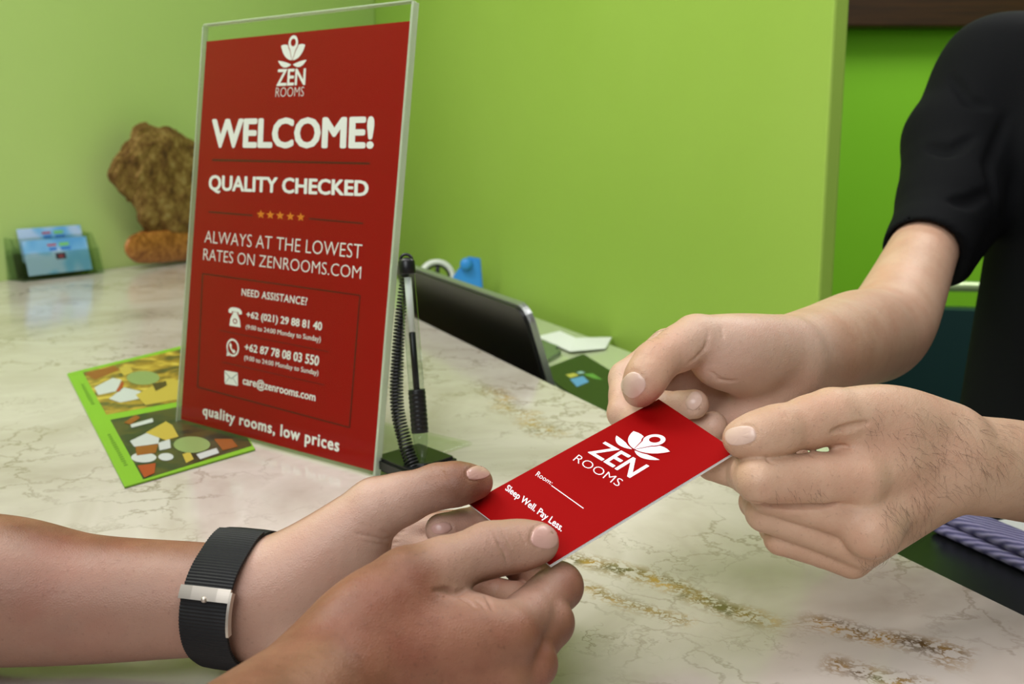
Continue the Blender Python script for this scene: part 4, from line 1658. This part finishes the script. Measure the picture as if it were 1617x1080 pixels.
# ------------------------------------------------------------------ watch strap
ax0, ax1 = P(250, 946, .468), P(440, 946, .468)
wax = unit(ax1 - ax0)
wax = unit(wax + np.array([0, -0.25, 0]))
wc = P(377, 949, .468)
wu = unit(np.cross(wax, Z3))            # across, horizontal
wu = wu if wu[1] < 0 else -wu           # towards the viewer
wv = np.cross(wax, wu)
if wv[2] < 0:
    wv = -wv
NA, NS = 96, 15
watch = thing('watch_strap', wc - Z3 * 0.026, 'black ribbed nylon watch strap with steel clasp on left wrist', 'watch')
SWID = 0.0108


def strap_point(s, a, lift):
    org = wc + wax * s
    d = math.cos(a) * wu + math.sin(a) * wv
    t = np.linspace(0.012, 0.045, 120)
    val = h2.sample(org + d * t[:, None])
    i = np.argmax(val > 0)
    return org + d * (t[i] + lift)


def strap_radius():
    ang = np.linspace(0, 2 * math.pi, NA, endpoint=False)
    R = []
    for a in ang:
        R.append(max(np.linalg.norm(strap_point(s, a, 0) - (wc + wax * s)) for s in (-SWID, 0, SWID)))
    R = np.array(R)
    for _ in range(6):
        R = (np.roll(R, 1) + 2 * R + np.roll(R, -1)) / 4
    return ang, R


ang, RR = strap_radius()
M_nylon = mat('black_nylon', (17, 17, 19), 0.62, 0.4)


def strap_pos(s, a, r_in):
    R = np.interp(a % (2 * math.pi), np.append(ang, 2 * math.pi), np.append(RR, RR[0]))
    return wc + wax * s + (math.cos(a) * wu + math.sin(a) * wv) * (R + r_in)


def strap_band(name, a0, a1, r0, r1, half, m, parent, n=240, rib=0.0):
    bm = bmesh.new()
    loop = []
    A = np.linspace(a0, a1, n)
    full = abs(a1 - a0) > 6.27
    sec = [(-half, 0), (-half, 1), (-half * .5, 1), (0, 1), (half * .5, 1), (half, 1), (half, 0)]
    for i, a in enumerate(A):
        rr = rib * (1 if i % 2 else -1)
        loop.append([bm.verts.new(strap_pos(s * (1 + (0.012 if i % 2 else 0)), a, r0 if k == 0 else r1 + rr - (0.0003 if abs(s) > half * .9 else 0))) for s, k in sec])
    for i in range(n - (0 if full else 1)):
        B = loop[(i + 1) % n]
        for j in range(7):
            bm.faces.new([loop[i][j], loop[i][(j + 1) % 7], B[(j + 1) % 7], B[j]])
    if not full:
        bm.faces.new(loop[0])
        bm.faces.new(loop[-1][::-1])
    return bm_obj(name, bm, m, parent)


strap_band('strap_band', 0, 2 * math.pi * (1 - 1 / 240), 0.0007, 0.0015, SWID, M_nylon, watch, 240, 0.00012)
strap_band('strap_overlap', -1.35, 1.75, 0.0016, 0.0027, SWID * 1.02, M_nylon, watch, 130, 0.00014)
strap_band('clasp_bar', 0.42, 0.60, 0.0025, 0.0040, SWID * 1.08, M_steel, watch, 14)
bm = bmesh.new()
for sg in (1,):
    A = np.linspace(-0.02, 0.56, 16)
    vs = []
    for a in A:
        vs.append([bm.verts.new(strap_pos(SWID * 1.07, a, r) + wax * x) for r, x in ((0.0012, 0.0), (0.0040, 0.0), (0.0040, 0.0012), (0.0012, 0.0012))])
    for A_, B_ in zip(vs, vs[1:]):
        for j in range(4):
            bm.faces.new([A_[j], A_[(j + 1) % 4], B_[(j + 1) % 4], B_[j]])
    bm.faces.new(vs[0])
    bm.faces.new(vs[-1][::-1])
bm_obj('clasp_side', bm, M_steel, watch)
bm = bmesh.new()
pc = strap_pos(0.0006, 0.435, 0.0040)
lathe(bm, pc, unit(pc - wc), [(0.0013, -0.001), (0.0013, 0.0003), (0.0008, 0.0010), (0.0002, 0.0012)], 12)
bm_obj('clasp_pin', bm, M_steel, watch, True)

# ------------------------------------------------------------------ card holder by the left wall
h_l, h_r = Pz(40, 446, ZC), Pz(163, 432, ZC)
hx = unit(h_r - h_l)
hn = np.cross(hx, Z3)
hn = hn if hn[1] < 0 else -hn           # towards the viewer
hw = float(np.linalg.norm(h_r - h_l))
holder = thing('card_holder', h_l, 'clear plastic card holder with two tiers against the green wall', 'holder')
M_smoke = thin_clear('clear_holder_plastic', (238, 243, 238), 0.1, 1.3)
ho = h_l + Z3 * 0.0005
tl = 0.22
hup = np.array(Z3 * math.cos(tl) - hn * math.sin(tl))
for nm, args in (('base', ((0, -0.055, 0), (hw, 0.0, 0.0025))), ):
    bm = bmesh.new()
    frame_box(bm, ho, hx, hn, Z3, *args, 0.0005, 1)
    bm_obj(nm, bm, M_smoke, holder)
nb_ = unit(np.cross(hx, hup))
nb_ = nb_ if nb_ @ hn > 0 else -nb_
for nm, off, ht in (('front_panel', 0.0, 0.046), ('middle_panel', -0.022, 0.072), ('back_panel', -0.044, 0.082)):
    bm = bmesh.new()
    frame_box(bm, ho + hn * off + Z3 * 0.0028, hx, hup, nb_, (0, 0, -0.001), (hw, ht, 0.001), 0.0004, 1)
    bm_obj(nm, bm, M_smoke, holder)
for x in (-0.0022, hw + 0.0002):
    bm = bmesh.new()
    b2pts = [(0.001, 0), (-0.058, 0), (-0.058 - .014, 0.075), (-0.03, 0.075), (-0.010, 0.045)]
    prism(bm, b2pts, ho, hn, Z3, hx, x, x + 0.002)
    bm_obj('side_panel', bm, M_smoke, holder)
MC = mat('blue_card', (150, 192, 232), 0.35)
n = N(MC)
n.color(n.ramp(n.noise(n.coord(), 18, 1), [(0.4, (178, 198, 240)), (0.5, (122, 178, 232)), (0.62, (92, 156, 222))]))
MCb = mat('blue_logo_print', (60, 120, 210), .4)
MCg = mat('green_logo_print', (120, 190, 120), .4)
MCr = mat('crimson_logo_print', (176, 60, 96), .4)
MCk = mat('dark_logo_print', (58, 44, 84), .4)
for i, (off, base, ht, x0, lab) in enumerate(((-0.0045, 0.006, 0.062, 0.012, 'pale blue card in the front tier of the clear holder'),
                                      (-0.0265, 0.028, 0.060, 0.020, 'pale blue card in the rear tier, higher of two in the clear holder'))):
    o_ = ho + hn * off + Z3 * 0.0030 + hup * base
    c_ = thing('business_card', o_, lab, 'card', 'cards in the clear holder')
    wd_ = hw - 0.03
    bm = bmesh.new()
    frame_box(bm, o_, hx, hup, nb_, (x0, 0, -0.002), (x0 + wd_, ht, 0.0005), 0.0002, 1)
    bm_obj('card_stock', bm, MC, c_)
    g = lambda x, y, l=0.0007: o_ + hx * (x0 + x * wd_) + hup * (y * ht) + nb_ * l
    gl = lambda x, y: g(x, y)
    shapes('logo_print', None, [[(.36, .80), (.50, .80), (.50, .86), (.36, .86)]], MCr, c_, f=gl)
    shapes('logo_print', None, [[(.55, .78), (.70, .78), (.70, .88), (.55, .88)]], MCg, c_, f=gl)
    shapes('logo_print', None, [[(.38, .66), (.50, .66), (.50, .76), (.38, .76)], [(.56, .66), (.72, .66), (.72, .75), (.56, .75)]], MCb, c_, f=gl)
    if i == 0:
        shapes('logo_print', None, [[(.46, .40), (.62, .40), (.62, .58), (.46, .58)]], MCk, c_, f=gl)
        shapes('logo_print', None, [[(.50, .44), (.58, .44), (.58, .53), (.50, .53)]], MCr, c_, f=lambda x, y: g(x, y, .001))

# ------------------------------------------------------------------ stone on a wooden foot
def lump(vol_pts, res, amp, freq, seed):
    v = Vol(res)
    for a, b, r1, r2, k in vol_pts:
        v.cap(a, b, r1, r2, k)
    v.build(pad=0.02)
    ax = [np.arange(v.n[q]) * v.res + v.lo[q] for q in range(3)]
    X, Y, Zg = np.meshgrid(*ax, indexing='ij')
    r = np.random.RandomState(seed)
    for o in range(9):
        fq = freq * (1.55 ** (o % 5))
        k = r.normal(size=3)
        k = k / np.linalg.norm(k) * fq
        k2 = r.normal(size=3)
        k2 = k2 / np.linalg.norm(k2) * fq
        ph = r.uniform(0, 6.28, 2)
        v.V += (amp / (1.35 ** (o % 5))) * np.sin(X * k[0] + Y * k[1] + Zg * k[2] + ph[0]) * np.sin(X * k2[0] + Y * k2[1] + Zg * k2[2] + ph[1])
    return v


rb = Pz(255, 417, ZC)
RD = float((rb - CAM) @ FW)
rock = thing('rock_ornament', rb - np.array([0, .05, 0]), 'rough brown stone on a rounded wooden foot by the green wall', 'ornament')
rp = lambda x, y, r, dd=0.0: (P(x, y, RD + dd), r)
pxr = RD / FPX
chain = [rp(232, 222, 26 * pxr), rp(262, 262, 50 * pxr), rp(222, 278, 38 * pxr), rp(200, 268, 22 * pxr), rp(300, 280, 40 * pxr), rp(262, 322, 42 * pxr), rp(300, 335, 40 * pxr), rp(250, 340, 26 * pxr)]
lk = []
for i, j in ((0, 1), (1, 2), (2, 3), (1, 4), (1, 5), (4, 6), (5, 6), (5, 7)):
    lk.append((chain[i][0], chain[j][0], chain[i][1], chain[j][1], 0.02))
rv = lump(lk, 0.0032, 0.0035, 60, 3)
M_rock = mat('rough_stone', (132, 104, 50), 0.85, 0.3)
n = N(M_rock)
v_ = n.coord()
n.color(n.ramp(n.noise(v_, 45, 6, 0.7), [(0.3, (66, 42, 24)), (0.45, (116, 84, 40)), (0.6, (152, 122, 66)), (0.75, (186, 164, 110))]))
n.bump(n.noise(v_, 120, 5, 0.7), 0.9, 0.006)


def against_wall(vf, gap, squash):
    """lay a lump flat in front of the left wall"""
    v, f = vf
    d = (v - CAM) @ FW
    r = (v - CAM) / d[:, None]
    tw = float(L_N @ (la - CAM)) / (r @ L_N)          # depth of the wall along each line
    v = CAM + r * (tw - gap + (d - RD) * squash)[:, None]
    v[:, 2] = np.maximum(v[:, 2], ZC + 0.0008)
    return v, f


np_obj('stone', [against_wall(rv.mesh(), 0.062, 0.42)], M_rock, rock)
wf = [(P(224, 391, RD - .004), P(345, 382, RD + .03), 25.5 * pxr, 27 * pxr, 0.01), (P(235, 387, RD + .05), P(345, 380, RD + .06), 25 * pxr, 27 * pxr, .01)]
wv_ = lump(wf, 0.003, 0.0008, 40, 5)
ZG = (np.arange(wv_.n[2]) * wv_.res + wv_.lo[2])[None, None, :]
wv_.V[...] = np.maximum(wv_.V, (ZC + 0.0008) - ZG)
wv_.V[...] = np.maximum(wv_.V, ZG - (P(250, 363, RD)[2]))
M_wood = mat('honey_wood', (168, 104, 48), 0.4)
n = N(M_wood)
n.color(n.ramp(n.noise(n.coord(scale=(4, 14, 14)), 6, 5, 0.6, 1.0), [(0.3, (110, 58, 22)), (0.55, (170, 108, 50)), (0.75, (196, 138, 72))]))
np_obj('wooden_foot', [against_wall(wv_.mesh(), 0.072, 0.45)], M_wood, rock)

# ------------------------------------------------------------------ flat screen behind the counter edge
p_lo = GAP - 0.022
s_t1 = float(E_AX @ Pp(864, 612, N_AX * (PE + 0.05), N_AX))
scr_br = E_AX * s_t1 + N_AX * (PE + 0.055) + Z3 * Pp(864, 612, N_AX * (PE + 0.055), N_AX)[2]
top_r = Pp(826, 486, N_AX * (PE + 0.022), N_AX)
bot_r = Pp(862, 606, N_AX * (PE + 0.052), N_AX)
sd = unit(bot_r - top_r)
sx = -E_AX                               # away from the viewer
scn = unit(np.cross(sx, sd))
scn = scn if scn @ N_AX < 0 else -scn
zb = LEDGE_Z - 0.090
Ls = (top_r[2] - zb) / abs(sd[2])
screen = thing('flat_screen', bot_r + sd * (Ls - 0.13), 'thin dark flat screen with silver rounded rim behind the marble edge', 'screen')


def round_rect(x0, y0, x1, y1, r, n=6):
    out = []
    for cx_, cy_, a0 in ((x1 - r, y1 - r, 0), (x0 + r, y1 - r, 90), (x0 + r, y0 + r, 180), (x1 - r, y0 + r, 270)):
        for i in range(n + 1):
            a = math.radians(a0 + 90 * i / n)
            out.append((cx_ + r * math.cos(a), cy_ + r * math.sin(a)))
    return out


M_lid = mat('dark_gloss_panel', (26, 26, 27), 0.3, 0.5)
bm = bmesh.new()
prism(bm, round_rect(0.004, 0.003, 0.50, Ls - 0.003, 0.016), top_r, sx, sd, scn, -0.002, 0.0015, 0.0008)
bm_obj('back_panel', bm, M_lid, screen)
bm = bmesh.new()
prism(bm, round_rect(0.0, 0.0, 0.504, Ls, 0.02), top_r, sx, sd, scn, -0.010, -0.0025, 0.0015)
bm_obj('rim', bm, M_silver, screen)

# ------------------------------------------------------------------ things on the ledge
LZ = LEDGE_Z + 0.0006
mp_px = [(853, 588), (921, 562), (1100, 672), (1010, 712)]
mq = [Pz(x, y, LZ) for x, y in mp_px]
mc = np.mean(mq, 0)
mouse_pad = thing('mouse_pad', mc, 'dark green mat with small coloured window emblem beside the dark screen', 'mat')
M_dgreen = mat('dark_green_mat', (26, 50, 24), 0.35)
bm = bmesh.new()
b2 = [((p - mc) @ np.array([1, 0, 0]), (p - mc) @ np.array([0, 1, 0])) for p in mq]
prism(bm, b2[::-1], mc, (1, 0, 0), (0, 1, 0), Z3, 0, 0.003, 0.0)
bm_obj('mat_sheet', bm, M_dgreen, mouse_pad)
mpl = Plane(np.array([0, 0, LZ + 0.003]), Z3)
shapes('emblem_print', mpl, [[(900, 599), (921, 594), (930, 603), (911, 611)]], mat('blue_print', (96, 160, 214), .4), mouse_pad, .0002)
shapes('emblem_print', mpl, [[(921, 591), (938, 598), (952, 600), (936, 590)]], mat('green_emblem_print', (100, 160, 70), .4), mouse_pad, .0002)
shapes('emblem_print', mpl, [[(893, 592), (906, 589), (914, 593), (901, 597)]], mat('yellow_emblem_print', (196, 190, 90), .4), mouse_pad, .0002)
shapes('emblem_print', mpl, [[(910, 588), (918, 586), (924, 589), (915, 591)]], mat('pale_emblem_print', (150, 186, 190), .4), mouse_pad, .0002)

pp = [Pz(x, y, LZ) for x, y in ((848, 532), (884, 525), (902, 540), (966, 533), (956, 553), (900, 560))]
pcn = np.mean(pp, 0)
sheet = thing('paper_sheet', pcn, 'crumpled white paper slip lying on the ledge by the green wall', 'paper')
bm = bmesh.new()
vs = [bm.verts.new(p + Z3 * (0.004 * ((i * 7) % 3) / 2 + .0002)) for i, p in enumerate(pp)]
ct = bm.verts.new(pcn + Z3 * 0.006)
vs2 = [bm.verts.new(v.co + Vector((0, 0, .0006))) for v in vs]
ct2 = bm.verts.new(ct.co + Vector((0, 0, .0006)))
k_ = len(vs)
for i in range(k_):
    bm.faces.new([vs[(i + 1) % k_], vs[i], ct])
    bm.faces.new([vs2[i], vs2[(i + 1) % k_], ct2])
    bm.faces.new([vs[i], vs[(i + 1) % k_], vs2[(i + 1) % k_], vs2[i]])
bm_obj('folded_sheet', bm, M_paper, sheet)

gq = [Pz(x, y, LZ) for x, y in ((800, 560), (846, 540), (893, 556), (850, 582))]
gcn = np.mean(gq, 0)
gplate = thing('glass_plate', gcn, 'small rounded clear glass plate lying behind the corner of the dark screen', 'plate')
M_gl = mat('green_glass', (120, 140, 118), 0.12, 0.5, trans=0.35, ior=1.4)
bm = bmesh.new()
pts = [(float((p - gcn)[0]), float((p - gcn)[1])) for p in gq][::-1]
b_ = bmesh.new()
lo_ = [b_.verts.new((p[0], p[1], 0)) for p in pts]
f_ = b_.faces.new(lo_)
r_ = bmesh.ops.extrude_face_region(b_, geom=[f_])
for v in r_['geom']:
    if isinstance(v, bmesh.types.BMVert):
        v.co.z += 0.006
bmesh.ops.bevel(b_, geom=[e for e in b_.edges if abs(e.verts[0].co.z - e.verts[1].co.z) > .003], offset=0.02, segments=5, affect='EDGES')
merge(bm, b_, gcn, (1, 0, 0), (0, 1, 0), Z3)
bm_obj('plate_body', bm, M_gl, gplate)

# tape roll with black hub
tb = Pz(690, 468, LZ)
td = float((tb - CAM) @ FW)
R_ = 0.036
tc = tb + Z3 * R_
tn = unit(np.array([0.25, -1, 0.1]))
roll = thing('tape_roll', tb, 'white tape roll with black three-spoked hub standing behind the dark screen', 'tape')
bm = bmesh.new()
tu = unit(np.cross(tn, Z3))
tv = np.cross(tn, tu)
ring_o, ring_i = [], []
n_ = 40
loops = []
for (r, h) in ((R_, -.008), (R_, .008), (R_ * .74, .008), (R_ * .74, -.008)):
    loops.append([bm.verts.new(tc + tn * h + r * (math.cos(a) * tu + math.sin(a) * tv)) for a in np.linspace(0, 2 * math.pi, n_, endpoint=False)])
for i in range(4):
    A_, B_ = loops[i], loops[(i + 1) % 4]
    for j in range(n_):
        bm.faces.new([A_[j], A_[(j + 1) % n_], B_[(j + 1) % n_], B_[j]])
bm_obj('tape', bm, mat('white_tape', (226, 228, 222), .4), roll, True)
bm = bmesh.new()
tube(bm, [tc + tn * .002 + R_ * .70 * (math.cos(a) * tu + math.sin(a) * tv) for a in np.linspace(0, 2 * math.pi, 32, endpoint=False)], .0035, 8, closed=True)
for a in (0.4, 2.5, 4.6):
    tube(bm, [tc + tn * .002, tc + tn * .002 + R_ * .70 * (math.cos(a) * tu + math.sin(a) * tv)], .0045, 8)
bm_obj('spoked_hub', bm, M_black, roll, True)

# blue clip
bb = Pz(738, 474, LZ)
bd = float((bb - CAM) @ FW)
u_ = bd / FPX
clip = thing('desk_clip', bb, 'bright blue plastic clip standing by the green wall behind the dark screen', 'clip')
M_blue = mat('blue_plastic', (52, 140, 220), 0.4)
bm = bmesh.new()
prism(bm, [(-24 * u_, 0), (26 * u_, 0), (21 * u_, 66 * u_), (2 * u_, 69 * u_), (-22 * u_, 38 * u_)], bb, (1, 0, 0), Z3, (0, 1, 0), -0.006, 0.006, 0.002)
bm_obj('clip_body', bm, M_blue, clip)
bm = bmesh.new()
lathe(bm, bb + Z3 * 58 * u_ + RT * (-1 * u_) - np.array([0, .0065, 0]), (0, -1, 0), [(.0115, -.002), (.0115, .006), (.010, .010), (.004, .0115)], 20)
bm_obj('round_knob', bm, M_blue, clip, True)

# ------------------------------------------------------------------ black tray with purple cloth and paper
tray_px = [(1425, 872), (1640, 985)]
ta, tb_ = Pz(1432, 876, LZ + .018), Pz(1640, 980, LZ + .018)
t0_, t1_ = -0.70, 0.05
pn0 = PE + 0.012
o_ = E_AX * (float(E_AX @ ta) - 0.10) + N_AX * pn0
o_[2] = LZ
tray = thing('document_tray', o_ + E_AX * .2, 'black plastic tray beside the marble edge, holding purple cloth and white paper', 'tray')
TW = PW - PE - 0.075
TL = 0.50
bm = bmesh.new()
frame_box(bm, o_, E_AX, N_AX, Z3, (0, 0, 0), (TL, TW, 0.003))
bm_obj('tray_floor', bm, M_black, tray)
M_trim = mat('matt_black_plastic', (30, 33, 34), 0.5)
for lo_b, hi_b in (((0, 0, .0032), (TL, .012, .024)), ((0, TW - .004, .0032), (TL, TW, .02)), ((0, .0122, .0032), (.006, TW - .0042, .022)), ((TL - .006, .0122, .0032), (TL, TW - .0042, .022))):
    bm = bmesh.new()
    frame_box(bm, o_, E_AX, N_AX, Z3, lo_b, hi_b, .0015)
    bm_obj('tray_wall', bm, M_trim, tray)
M_purple = mat('purple_weave', (118, 112, 156), 0.8, 0.2)
n = N(M_purple)
wv1 = n.add('ShaderNodeTexWave', wave_type='BANDS', bands_direction='DIAGONAL', ins={'Vector': n.coord(), 'Scale': 95.0, 'Distortion': 2.0, 'Detail': 1.0})
n.color(n.mix(wv1.outputs['Fac'], lin((92, 88, 132)), lin((168, 160, 204))))
n.bump(wv1.outputs['Fac'], 0.5, 0.001)
cz_ = LZ + .0034
cs_ = Pz(1468, 840, cz_)
ce_ = Pz(1600, 900, cz_)
c_in = (N_AX @ ce_ + N_AX @ cs_) / 2
co_ = E_AX * float(E_AX @ cs_) + N_AX * float(c_in) + Z3 * cz_
clo = thing('folded_cloth', co_ + E_AX * .15, 'folded lavender woven cloth lying in the black tray', 'cloth')
for k, (lo_b, hi_b) in enumerate((((0, 0, 0), (.32, .030, .009)), ((.004, .002, .0092), (.32, .029, .0185)))):
    bm = bmesh.new()
    frame_box(bm, co_, E_AX, N_AX, Z3, lo_b, hi_b, .0042, 3)
    bm_obj('cloth_fold', bm, M_purple, clo, True)
pw_ = Pz(1552, 826, cz_ + .012)
po_ = E_AX * float(E_AX @ pw_) + N_AX * max(float(N_AX @ pw_), float(c_in) + .0345) + Z3 * cz_
pap = thing('paper_stack', po_ + E_AX * .12, 'white paper stack in the black tray behind the lavender cloth', 'paper')
for k in range(6):
    bm = bmesh.new()
    frame_box(bm, po_ + E_AX * (.0012 * ((k * 5) % 4)) + Z3 * (.0021 * k), E_AX, N_AX, Z3, (0, 0, 0), (.26, max(TW - float(N_AX @ (po_ - o_)) - .012, .03), .002))
    bm_obj('sheet', bm, M_paper, pap)

# ------------------------------------------------------------------ chair behind the host
chd = 2.05
chair = thing('office_chair', flat(P(1500, 500, chd), 0.0), 'dark teal padded chair with pale metal top rail behind the host', 'chair')
M_teal = mat('teal_vinyl', (14, 52, 58), 0.5)
M_rail = mat('pale_metal', (178, 196, 150), 0.35, metal=0.4)
cz = P(1500, 470, chd)
cx0 = cz[0]
zt = P(1500, 455, chd)[2]
yb = cz[1]
zc_ = P(1500, 488, chd)[2]
tilt_dir = np.array([0.97, -0.22, 0])
tdir = unit(tilt_dir)
bk = np.array([-tdir[1] * -1, -tdir[0] * -1, 0])
bk = np.array([0.22, 0.97, 0])
bk = unit(bk)
oc = np.array([cx0 + 0.08, yb, 0.0])
bm = bmesh.new()
hwid = 0.165
rail = [oc - tdir * hwid + Z3 * 0.0, oc - tdir * hwid + Z3 * (zt - .06), oc - tdir * (hwid - .03) + Z3 * (zt - .01), oc - tdir * (hwid - .07) + Z3 * zt,
        oc + tdir * (hwid - .07) + Z3 * zt, oc + tdir * (hwid - .03) + Z3 * (zt - .01), oc + tdir * hwid + Z3 * (zt - .06), oc + tdir * hwid]
rail = [p + Z3 * .001 for p in rail]
tube(bm, spline(rail, 8), 0.0105, 10)
bm_obj('frame_rail', bm, M_rail, chair, True)
bm = bmesh.new()
prism(bm, round_rect(-.20, .56, .20, zc_, .07, 8), oc - bk * .0, tdir, Z3, bk, -.03, .02, .012)
bm_obj('backrest', bm, M_teal, chair)
bm = bmesh.new()
frame_box(bm, oc, tdir, -bk, Z3, (-.21, .01, .44), (.21, .42, .50), .02, 3)
bm_obj('seat', bm, M_teal, chair)
for s in (-1, 1):
    bm = bmesh.new()
    tube(bm, [oc + tdir * s * .19 - bk * .40 + Z3 * .001, oc + tdir * s * .19 - bk * .40 + Z3 * .44], .0105, 10)
    bm_obj('leg', bm, M_rail, chair, True)
